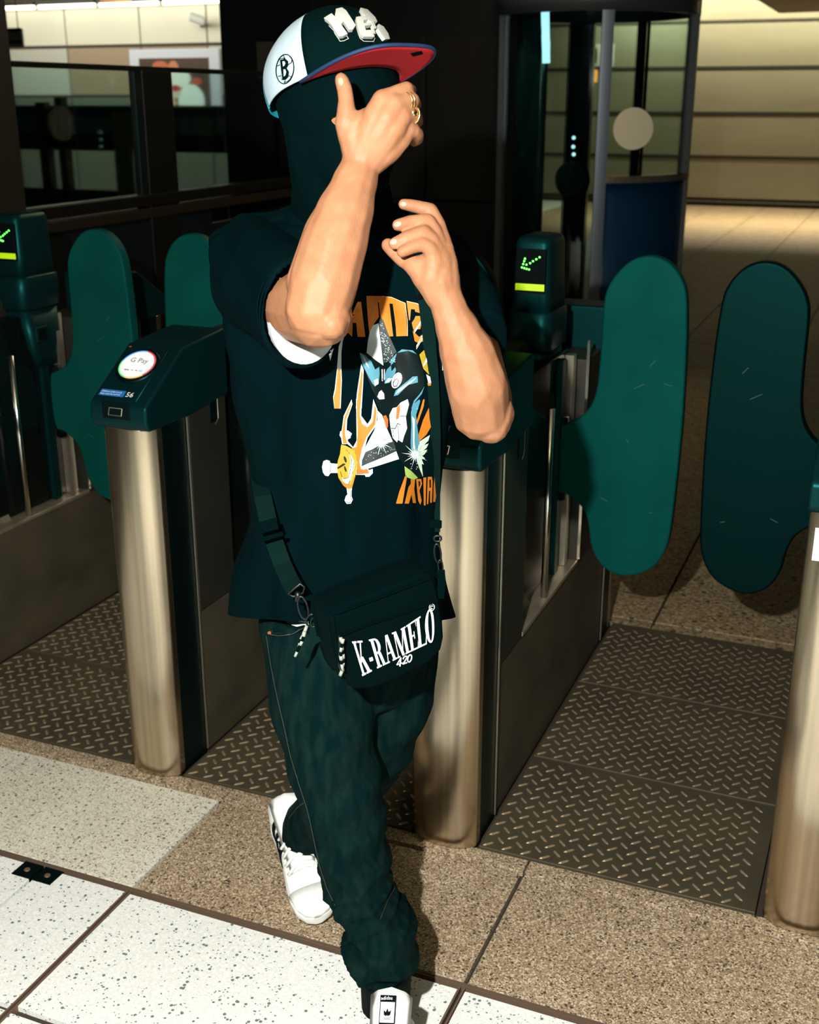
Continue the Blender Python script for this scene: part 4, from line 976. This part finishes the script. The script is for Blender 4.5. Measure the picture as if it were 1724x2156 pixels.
# flames: white rim below, orange on top
fl_=[[(470,470),(480,480),(440,640),(425,760),(425,940),(430,1080),(415,1401),(345,1401),(330,1270),(350,1180),(375,960),(395,700),(430,600)]]
D3('flame',fl_,pwhite,.0010); D3('flame',[[(385,960),(415,950),(422,1100),(405,1401),(348,1401),(335,1275),(360,1200)]],orange,.0016)
D3('flame',[[(650,890),(678,960),(672,1120),(655,1401),(590,1401),(600,1240),(630,1040)]],pwhite,.0010); D3('flame',[[(652,960),(668,1010),(658,1180),(640,1401),(605,1401),(615,1240),(640,1080)]],orange,.0016)
D3('flame',[[(320,640),(330,650),(325,760),(300,860),(285,790)]],pwhite,.0012)
W4=[[(592,0),(655,0),(650,190),(720,285),(760,220),(785,0),(830,120),(815,300),(720,440),(690,560),(660,760),(690,800),(720,760),(745,840),(690,860),(590,858),(600,700),(560,560),(480,500),(430,500),(425,370),(450,190),(540,5),(550,60),(490,230),(480,400),(500,480),(560,545),(600,470)]]
D4('flame',W4,pwhite,.0010)
O4=[[(600,10),(640,10),(635,190),(660,280),(720,320),(775,260),(800,60),(818,140),(800,290),(710,430),(660,560),(632,700),(650,790),(690,800),(715,785),(740,838),(600,852),(608,720),(570,575),(540,560),(600,540),(612,400)],[(540,30),(535,80),(470,240),(465,400),(490,500),(440,505),(432,370),(460,200)]]
D4('flame',O4,orange,.0016)
D4('flame_glow',[[(600,800),(690,800),(720,790),(740,838),(600,852)]],pred,.0022)
# the horn and mask
D3('horn',[[(845,432),(893,915),(800,850),(708,770),(722,640),(750,520),(785,455)]],pwhite,.0018)
D3('horn_shaded_side',[[(862,360),(900,400),(945,530),(1000,650),(1050,755),(1000,800),(975,860),(895,890),(850,420)]],pgrey,.0018)
rs=random.Random(3); dots=[]
for i in range(85):
    t=rs.random()**.6; y=400+480*t; w0=860+30*t; w1=880+165*t
    x=w0+(w1-w0)*rs.random(); r_=2.6+3.2*rs.random(); dots.append(ell(x,y,r_,r_,0,6))
decal('speckles',[z3(p) for p in dots],shb,pwhite,shirt,off=.0024,dens=60)
D3('mask',[[(632,768),(720,775),(893,915),(960,850),(1050,760),(1110,725),(1230,740),(1285,790),(1320,900),(1355,1010),(1360,1130),(1290,1260),(1210,1401),(1100,1400),(1000,1401),(880,1401),(770,1180),(690,950)]],mat('print_gloss_black',lin=(.0016,.006,.006),rough=.3,spec=.3),.0016)
hb=[[(632,770),(690,800),(760,870),(800,960),(845,930),(850,1010),(840,1120),(800,1150),(770,1110),(720,1010),(665,900)],[(905,1120),(960,1110),(1010,1050),(1040,960),(1030,930),(985,980),(975,850),(1050,770),(1045,800),(1010,880),(930,960),(910,1010)],[(1010,1260),(1030,1200),(1180,1080),(1230,1035),(1285,1030),(1290,1100),(1180,1130),(1060,1250)],[(1110,728),(1225,742),(1270,785),(1240,770),(1180,745),(1060,765)],[(1340,1180),(1360,1140),(1330,1230),(1250,1330),(1230,1401),(1210,1401),(1240,1310),(1300,1240)]]
D3('mask_highlight',hb,pblue,.0022)
hw=[[(790,1080),(830,1060),(838,1120),(800,1140)],[(905,1110),(950,1105),(990,1060),(940,1060)],[(870,1190),(900,1230),(905,1290),(850,1295),(825,1265),(845,1210)],[(1030,1240),(1060,1190),(1200,1090),(1270,1045),(1250,1075),(1080,1210)],[(660,800),(700,850),(740,950),(700,900)],[(868,960),(880,955),(885,1090),(872,1090)],[(895,960),(905,955),(905,1070),(895,1080)]]
D3('mask_highlight',hw,pwhite,.0027)
D3('eye',[ell(1045,1082,58,98,.45)],pwhite,.0028); D3('eye',ringp(1030,1110,26,48,6,.45),pblk,.0034,5); D3('eye',ringp(1050,1080,44,80,4,.45),pblk,.0034,5)
D4('mask_jaw',[[(800,0),(880,0),(1200,0),(1250,200),(1290,400),(1320,560),(1340,880),(1290,890),(1130,760),(1030,600),(960,400),(880,180)]],MATS['print_gloss_black'],.0014)
D4('teeth',[[(960,180),(1000,100),(1050,90),(1090,40),(1170,0),(1185,60),(1150,200),(1165,330),(1130,420),(1110,490),(1060,460),(1050,490),(1000,440),(975,330)]],pwhite,.0022)
D4('teeth_detail',[[(1040,230),(1045,100),(1080,55),(1085,120),(1070,215)],[(890,190),(920,180),(945,230),(940,320),(920,330)]],pred,.0027)
D4('teeth_gap',stroke([(960,330),(1030,330),(1060,270),(1085,290)],8)+stroke([(1085,190),(1150,190)],6)+stroke([(1060,300),(1070,460)],5)+stroke([(1000,340),(1010,440)],5),pgrey,.0030,5)
D4('chest_light',[[(1230,60),(1300,0),(1310,20),(1260,180),(1275,320),(1300,500),(1270,560),(1260,680),(1210,650),(1200,500),(1210,300),(1205,150)]],pblue,.0024)
D4('chest_light',[[(1215,190),(1245,230),(1240,480),(1250,560),(1225,560),(1225,300)]],pwhite,.0030)
D4('cone',[[(830,130),(880,180),(940,350),(1000,480),(1072,680),(720,790),(690,790),(640,760),(690,560),(790,360),(825,240)]],pwhite,.0018)
D4('cone_dark_band',[[(700,600),(860,520),(1010,480),(1040,590),(720,730),(660,760),(665,690)]],pgrey,.0024)
def star(cx,cy,R,n,w_,ry=1):
    out=[]
    for i in range(n):
        a=2*PI*i/n+.1; L=R*(1 if i%2 else .6); out.append([(cx+w_*math.cos(a+1.57),cy+w_*math.sin(a+1.57)*ry),(cx+L*math.cos(a),cy+L*math.sin(a)*ry),(cx-w_*math.cos(a+1.57),cy-w_*math.sin(a+1.57)*ry)])
    out.append(ell(cx,cy,R*.22,R*.22)); return out
D4('starburst',star(865,500,140,18,9),pwhite,.0032); D4('starburst',star(1245,625,150,18,10),pwhite,.0036)
decal('speckles',[z4(ell(690+340*rs.random(),0,4,4,0,6)) for _ in range(0)]+[z4(ell(x,y,4,4,0,6)) for x,y in [(700+i*26+rs.random()*14,640+rs.random()*70-i*9) for i in range(13)]+[(740+i*24,600+rs.random()*40-i*5) for i in range(11)]+[(1190+rs.random()*100,720+rs.random()*80) for _ in range(16)]],shb,pwhite,shirt,off=.0034,dens=60)
D4('leaf_shape',[[(1300,480),(1360,440),(1420,405),(1400,470),(1350,520),(1405,500),(1380,550),(1345,580),(1390,570),(1360,620),(1330,640),(1365,670),(1325,680),(1350,740),(1325,730),(1340,880),(1300,790),(1270,700),(1280,560)]],mat('print_pale_green',lin=(.42,.55,.42),rough=.7),.0020)
D4('orange_shape',[[(1410,90),(1445,290),(1380,400),(1295,480),(1290,400),(1340,240)],[(1345,0),(1362,0),(1350,80),(1300,220),(1272,300),(1265,250),(1310,120)]],orange,.0020)
D4('green_tail',[[(1130,760),(1200,810),(1280,890),(1230,915),(1165,890),(1140,860)]],mat('print_lime',lin=(.25,.38,.08),rough=.7),.0022)
# grinning yellow fish-like head and bones
D4('bone',[[(205,770),(220,705),(255,690),(290,700),(300,728),(385,735),(385,838),(300,838),(275,875),(240,868),(215,830)],[(410,365),(450,350),(500,355),(545,390),(530,440),(490,460),(480,510),(430,510),(420,440),(402,410)],[(480,1010),(545,1010),(540,1100),(555,1140),(530,1185),(480,1188),(455,1150),(470,1100),(490,1080)],[(690,840),(745,800),(778,790),(780,840),(740,880),(700,880)]],pwhite,.0014)
D4('bone_line',stroke([(300,740),(295,830)],4)+stroke([(520,380),(540,410),(520,440)],5)+stroke([(540,1030),(530,1100),(545,1140)],5)+stroke([(470,1160),(500,1172),(530,1165)],5),pgrey,.0026,5)
D4('yellow_head',[[(420,515),(470,525),(560,570),(600,640),(605,760),(585,880),(545,1010),(490,1015),(440,980),(385,890),(368,780),(380,700),(405,620)]],pyel,.0020)
D4('yellow_head_shade',[[(575,860),(585,880),(545,1010),(490,1015),(440,980),(400,915),(470,965),(540,960)]],orange,.0024)
D4('grin',[[(510,595),(540,640),(578,700),(575,780),(545,880),(500,965),(465,960),(430,920),(425,885),(460,905),(500,880),(505,800),(530,720),(520,650)]],pwhite,.0027)
D4('grin_line',stroke([(512,600),(545,690),(535,770),(500,890),(430,900)],5)+stroke([(575,700),(560,820),(500,965),(450,950)],4)+sum([stroke([(x,y),(x+28,y+10)],3) for x,y in ((535,680),(538,720),(530,760),(522,800),(512,840),(500,880))],[])+stroke([(475,570),(500,590)],6)+stroke([(405,820),(420,880)],5),pblk,.0033,4)
D4('eye_patch',[[(370,775),(440,725),(470,735),(380,790)],ell(463,680,15,38,-.3),ell(463,790,12,34,-.3)],pblk,.0031,4)
D3('yellow_head',[[(1300,790),(1380,710),(1420,705),(1440,900),(1455,1030),(1400,1010),(1345,950)]],pyel,.0022)
D3('grin',[[(1375,1010),(1420,1040),(1452,1050),(1450,1110),(1400,1110)]],pwhite,.0026); D3('orange_shape',[[(1390,1110),(1455,1105),(1452,1135),(1400,1140)]],orange,.0024)
D3('streak',[[(1365,270),(1390,270),(1375,360),(1300,470),(1245,550),(1240,510),(1320,400)],[(1385,490),(1390,540),(1320,640),(1265,735),(1265,690),(1320,590)],[(1440,700),(1445,760),(1380,880),(1340,930),(1345,890)]],pwhite,.0026)
D3('streak_line',stroke([(1375,300),(1300,430),(1235,520)],6)+stroke([(1385,520),(1320,610),(1270,710)],6),pred,.0032,5)
D3('bone',[[(1558,870),(1600,850),(1610,820),(1650,820),(1665,900),(1640,975),(1600,960),(1560,970)]],pwhite,.0014)
# ================= shoulder bag =================
canvas=mat('black_canvas',lin=(.0004,.0019,.0022),rough=.92,spec=.08,tint=TN,bump=((420,420,420),.25,.0012)); web=mat('black_webbing',lin=(.0016,.0052,.0042),rough=.85,spec=.15,tint=TN,bump=((1200,1200,1200),.4,.0008)); bmet=mat('black_metal',lin=(.004,.008,.008),rough=.4,metal=.2)
bagp=[(697,1285),(735,1266),(800,1240),(860,1216),(895,1203),(908,1206),(916,1225),(925,1270),(931,1310),(933,1345),(928,1368),(905,1392),(860,1415),(810,1438),(780,1449),(755,1450),(737,1442),(722,1420),(708,1380),(698,1330),(694,1300)]
def bd(x): return 1.52+(x-697)*(.085/230)
outl=[]
for i,p in enumerate(bagp):
    q=bagp[(i+1)%len(bagp)]
    for j in range(3): outl.append((p[0]+(q[0]-p[0])*j/3,p[1]+(q[1]-p[1])*j/3))
fr_=[P(x,y,bd(x)) for x,y in outl]; cen=sum(fr_,Vector())/len(fr_)
nrm=(P(920,1300,bd(920))-P(700,1330,bd(700))).cross(P(800,1250,bd(800))-P(810,1430,bd(810))).normalized()
if nrm.dot(FWD)<0: nrm=-nrm
bagc=cen+nrm*.035
bag=empty('shoulder_bag',bagc,'black canvas shoulder bag with white lettering hanging at the person’s hip','bag')
def sc(k,t): return [cen+(p-cen)*k+nrm*t-bagc for p in fr_]
bb=MB(); bb.loft([sc(.93,-.0035),sc(.965,-.0025),sc(.99,.002),sc(1.0,.008),sc(1.012,.030),sc(1.0,.058),sc(.97,.066),sc(.88,.069)])
bo_=bb.build('bag_body',canvas,bag,smooth=True)
for t,nm in ((.006,'piping'),(.060,'piping')): MB().tube(sc(1.004,t),.0024,6,closed=True).build(nm,canvas,bag,smooth=True)
def bbv(o,k=None):
    return BVHTree.FromPolygons([o.matrix_basis@v.co+bagc for v in o.data.vertices],[tuple(p.vertices) for p in o.data.polygons])
bagb=bbv(bo_)
def baged(o):
    for v in o.data.vertices: v.co-=bagc
    o.parent=bag; return o
zb=ZZ(450,950,2.873333)
baged(decal('front_seam',[p for p in stroke([(700,1290),(712,1380),(728,1420)],2)+stroke([(702,1292),(800,1256),(902,1217)],2.5)+stroke([(714,1338),(780,1312),(850,1290),(925,1262)],1.6)],bagb,canvas,None,off=.002,dens=10,thick=.002))
# zip with pull cord on the left of the front
baged(decal('zip',stroke([(713,1338),(714,1370),(718,1424)],4),bagb,bmet,None,off=.001,dens=8,thick=.001))
cordw=mat('cord_white',lin=(.26,.28,.24),rough=.8)
def cord(name,pts,parent,r=.0021):
    n=len(pts); L=[]
    for a,b in zip(pts,pts[1:]):
        m=max(1,int((b-a).length/.006)); L+=[a.lerp(b,i/m) for i in range(m)]
    L.append(pts[-1]); c=MB()
    for i,(a,b) in enumerate(zip(L,L[1:])): c.tube([a,b],r*(1.25 if i%4==0 else 1),7,mi=i%2)
    return c.build(name,[cordw,knit],parent,smooth=True)
cord('pull_cord',[P(717,1342,1.512)-bagc,P(721,1368,1.510)-bagc,P(723,1395,1.510)-bagc,P(720,1412,1.512)-bagc,P(716,1422,1.512)-bagc],bag)
cord('pull_cord',[P(722,1345,1.508)-bagc,P(717,1372,1.506)-bagc,P(719,1398,1.506)-bagc,P(722,1412,1.508)-bagc],bag,.0022)
cord('pull_cord',[P(646,1318,1.57)-bagc,P(641,1330,1.565)-bagc,P(633,1346,1.56)-bagc,P(630,1362,1.56)-bagc,P(621,1382,1.56)-bagc],bag)
cord('pull_cord',[P(641,1330,1.562)-bagc,P(636,1350,1.558)-bagc,P(628,1366,1.558)-bagc],bag,.0024)
# ---- lettering on the bag: condensed serif capitals on an arched band
top=[(740,1350),(775,1346),(810,1337),(845,1322),(880,1299),(913,1276)]; bot=[(762,1423),(793,1407),(824,1392),(855,1376),(886,1361),(916,1347)]
def lerpc(c,t):
    t=max(0,min(.9999,t))*(len(c)-1); i=int(t); f=t-i
    return Vector(c[i]).lerp(Vector(c[i+1]),f)
from bisect import bisect
def smoothc(c):
    # Catmull-Rom resample
    out=[]
    for i in range(len(c)-1):
        p0,p1,p2,p3=[Vector(c[max(0,min(len(c)-1,k))]) for k in (i-1,i,i+1,i+2)]
        for j in range(8):
            t=j/8; out.append(.5*((2*p1)+(-p0+p2)*t+(2*p0-5*p1+4*p2-p3)*t*t+(-p0+3*p1-3*p2+p3)*t**3))
    out.append(Vector(c[-1])); return out
topc,botc=smoothc(top),smoothc(bot)
def warp(u,v):
    a,b=lerpc(topc,u),lerpc(botc,u); return tuple(b.lerp(a,v))
SF=.055
def serif(x0,x1,y): return [(x0,y),(x1,y),(x1,y+SF if y<.5 else y-SF),(x0,y+SF if y<.5 else y-SF)]
def quad(x0,y0,x1,y1,w_): return [(x0,y0),(x0+w_,y0),(x1+w_,y1),(x1,y1)]
def bowl(cx,cy,rx,ry,w_,h_,a0,a1,n=14):
    out=[]
    for i in range(n):
        a,b=a0+(a1-a0)*i/n,a0+(a1-a0)*(i+1)/n
        out.append([(cx+rx*math.cos(a),cy+ry*math.sin(a)),(cx+rx*math.cos(b),cy+ry*math.sin(b)),(cx+(rx-w_)*math.cos(b),cy+(ry-h_)*math.sin(b)),(cx+(rx-w_)*math.cos(a),cy+(ry-h_)*math.sin(a))])
    return out
G={'K':(1.0,[quad(.12,0,.12,1,.25),serif(0,.50,0),serif(0,.50,1),quad(.34,.36,.78,1,.10),serif(.58,1.0,1),quad(.72,0,.42,.52,.26),serif(.58,1.05,0)]),
 '-':(.40,[[(.05,.30),(.35,.30),(.35,.42),(.05,.42)]]),
 'R':(1.0,[quad(.12,0,.12,1,.25),serif(0,.50,0),[(0,1),(.5,1),(.5,1-SF),(0,1-SF)],[(.35,.46),(.5,.46),(.5,.52),(.35,.52)],quad(.66,0,.48,.49,.25),serif(.60,1.0,0)]+bowl(.47,.735,.40,.265,.26,.06,-1.57,1.57)),
 'A':(.98,[quad(.66,0,.42,1,.24),quad(.06,0,.42,1,.07),[(.22,.30),(.66,.30),(.66,.36),(.22,.36)],serif(-.05,.26,0),serif(.55,1.0,0)]),
 'M':(1.25,[quad(.08,0,.14,1,.07),quad(.52,0,.14,1,.24),quad(.52,0,.92,1,.07),quad(.94,0,.90,1,.25),serif(0,.28,0),serif(0,.38,1),serif(.84,1.30,0),serif(.82,1.25,1)]),
 'E':(.74,[(lambda q:q)(p) for p in [quad(.12,0,.12,1,.25),[(0,1),(.82,1),(.82,1-SF),(0,1-SF)],[(0,0),(.86,0),(.86,SF),(0,SF)],[(.76,1),(.84,1),(.84,.74)],[(.78,0),(.88,0),(.88,.28)],[(.35,.48),(.60,.48),(.60,.54),(.35,.54)],[(.56,.38),(.63,.38),(.63,.64),(.56,.64)]]]),
 'L':(.72,[quad(.12,0,.12,1,.25),serif(0,.50,1),[(0,0),(.84,0),(.84,SF),(0,SF)],[(.74,0),(.86,0),(.86,.32)]]),
 'O':(1.0,bowl(.48,.5,.46,.52,.27,.06,0,2*math.pi,24))}
txt='K-RAMELO'; tot=sum(G[c][0] for c in txt)+.07*len(txt); u=0
for c in txt:
    w_,ps=G[c]; polys=[[warp((u+x)/tot,y) for x,y in p] for p in ps]
    baged(decal('printed_letter',polys,bagb,whitep,None,off=.0014,dens=5)); u+=w_+.07
def seg(s_,pts,w_): return stroke(pts,w_)
def at420(x,y): return (834+x*1.0+y*.10,1404-y-x*.36*1.0)
n4=[[(7,0),(7,17),(0,6),(11,6)]]; 
four=stroke([at420(*p) for p in [(7,0),(7,17)]],2.8)+stroke([at420(*p) for p in [(7,17),(0,5.5)]],1.9)+stroke([at420(*p) for p in [(0,5),(11,5)]],2.1)
two=stroke([at420(*p) for p in [(12.5,13),(13.5,16),(17,17),(20,15.5),(20.5,12.5),(13,2),(21,2)]],2.5)
zero=stroke([at420(26.5+4.2*math.cos(t*PI/8),9+7.5*math.sin(t*PI/8)) for t in range(17)],2.5)
for g in (four,two,zero): baged(decal('printed_number',g,bagb,whitep,None,off=.0014,dens=5))
baged(decal('printed_mark',ringp(908,1278,5.4,6.8,1.4,.2)+ringp(908,1278,2.4,3.3,1.2,.2,.7,5.6,10),bagb,whitep,None,off=.0014,dens=5))
# ---- strap
def webbing(name,pts,wd_,thick=.0022,parent=None,m=web,hint=None):
    rg=[]
    n=len(pts)
    for i,p in enumerate(pts):
        t=(pts[min(i+1,n-1)]-pts[max(0,i-1)]).normalized(); v=(CAMP-(p)).normalized()
        if hint is not None: v=hint
        s_=t.cross(v).normalized(); nn=s_.cross(t); w2=(wd_[i] if hasattr(wd_,'__len__') else wd_)/2
        rg.append([p+s_*w2+nn*thick/2-bagc,p-s_*w2+nn*thick/2-bagc,p-s_*w2-nn*thick/2-bagc,p+s_*w2-nn*thick/2-bagc])
    return MB().loft(rg).build(name,m,parent or bag)
def onshirt(x,y,o):
    loc,nn,i,d=shb.ray_cast(CAMP,ray(x,y).normalized())
    return (loc-ray(x,y).normalized()*o) if loc else None
L1=[P(530,930,1.90),P(535,965,1.80),P(541,1000,1.735),P(550,1045,1.70),P(562,1095,1.675),P(575,1140,1.65),P(592,1185,1.63),P(608,1220,1.61),P(618,1240,1.60)]
fix=[]
for (x,y),D0 in zip([(556,925),(540,958),(543,992),(553,1045),(564,1095),(577,1140),(594,1187),(610,1222),(620,1240)],[1.99,1.895,1.80,1.72,1.69,1.67,1.65,1.62,1.60]):
    h=onshirt(x,y,.006); p=P(x,y,D0)
    if y>1010 and h is not None and (h-CAMP).length<(p-CAMP).length: p=h
    fix.append(p)
wb=webbing('strap',fix,.0265)
sl_=MB().box(-.0165,.0165,-.003,.003,-.009,.009).build('strap_slider',canvas,bag,bevel=.0015)
z_=0; pq=P(562,1108,1.655); t=(fix[5]-fix[4]).normalized(); pq=P(562,1108,1.652); v=(CAMP-pq).normalized(); s_=t.cross(v).normalized(); nn=s_.cross(t)
Mx=Matrix((s_,nn,t)).transposed().to_4x4(); Mx.translation=pq-bagc; sl_.matrix_local=Mx
sl2=sl_.copy(); COL.objects.link(sl2); Mx2=Mx.copy(); Mx2.translation=P(574,1130,1.645)-bagc; sl2.matrix_local=Mx2; sl2.scale=(1,1,.35)
def link(name,pts,r=.0016,closed=True,m=bmet): return MB().tube([p-bagc for p in pts],r,8,closed=closed).build(name,m,bag,smooth=True)
def loopq(c,a,b,D_,rot=0,n=16): return [P(c[0]+a*math.cos(t)*math.cos(rot)-b*math.sin(t)*math.sin(rot),c[1]+a*math.cos(t)*math.sin(rot)+b*math.sin(t)*math.cos(rot),D_) for t in [2*PI*i/n for i in range(n)]]
link('strap_ring',[P(606,1250,1.60),P(618,1256,1.60),P(638,1248,1.60),P(641,1236,1.60),P(632,1229,1.60)],.0018)
MB().lathe([(.0001,-.008),(.0045,-.007),(.0045,.006),(.0001,.008)],P(627,1256,1.595)-bagc,n=12).build('swivel',bmet,bag,smooth=True)
link('snap_hook',loopq((638,1280),10,25,1.59,-.25))
link('d_ring',loopq((655,1306),10,13,1.585,.4)); link('d_ring',loopq((661,1310),7,10,1.58,.2),.0013)
webbing('side_tab',[P(655,1312,1.585),P(665,1330,1.58),P(676,1350,1.57)],.018)
# right strap, going up in front of the shoulder
rp_=[]
for x,y,D0 in ((893,628,1.70),(897,660,1.70),(904,720,1.695),(910,780,1.69),(914,850,1.685),(917,920,1.675),(919,1000,1.665),(920,1060,1.655),(919,1120,1.645)):
    h=onshirt(x,y,.007); p=P(x,y,D0)
    if h is not None: p=h
    rp_.append(p)
webbing('strap',rp_,[.019,.019,.019,.018,.017,.0155,.012,.010,.0115])
webbing('strap',[P(884,600,1.74),P(890,616,1.72),rp_[0]],.019)
MB().box(-.009,.009,-.003,.003,-.006,.006).build('strap_slider',canvas,bag,bevel=.001).location=P(917,1103,1.640)-bagc
link('snap_hook',loopq((921,1165),7,20,1.635,-.1)); link('strap_ring',loopq((921,1134),8,6,1.635)); link('d_ring',loopq((927,1192),5,13,1.63,-.1),.0013)
webbing('side_tab',[P(928,1200,1.63),P(930,1225,1.62),P(926,1260,1.61)],.012,m=canvas)
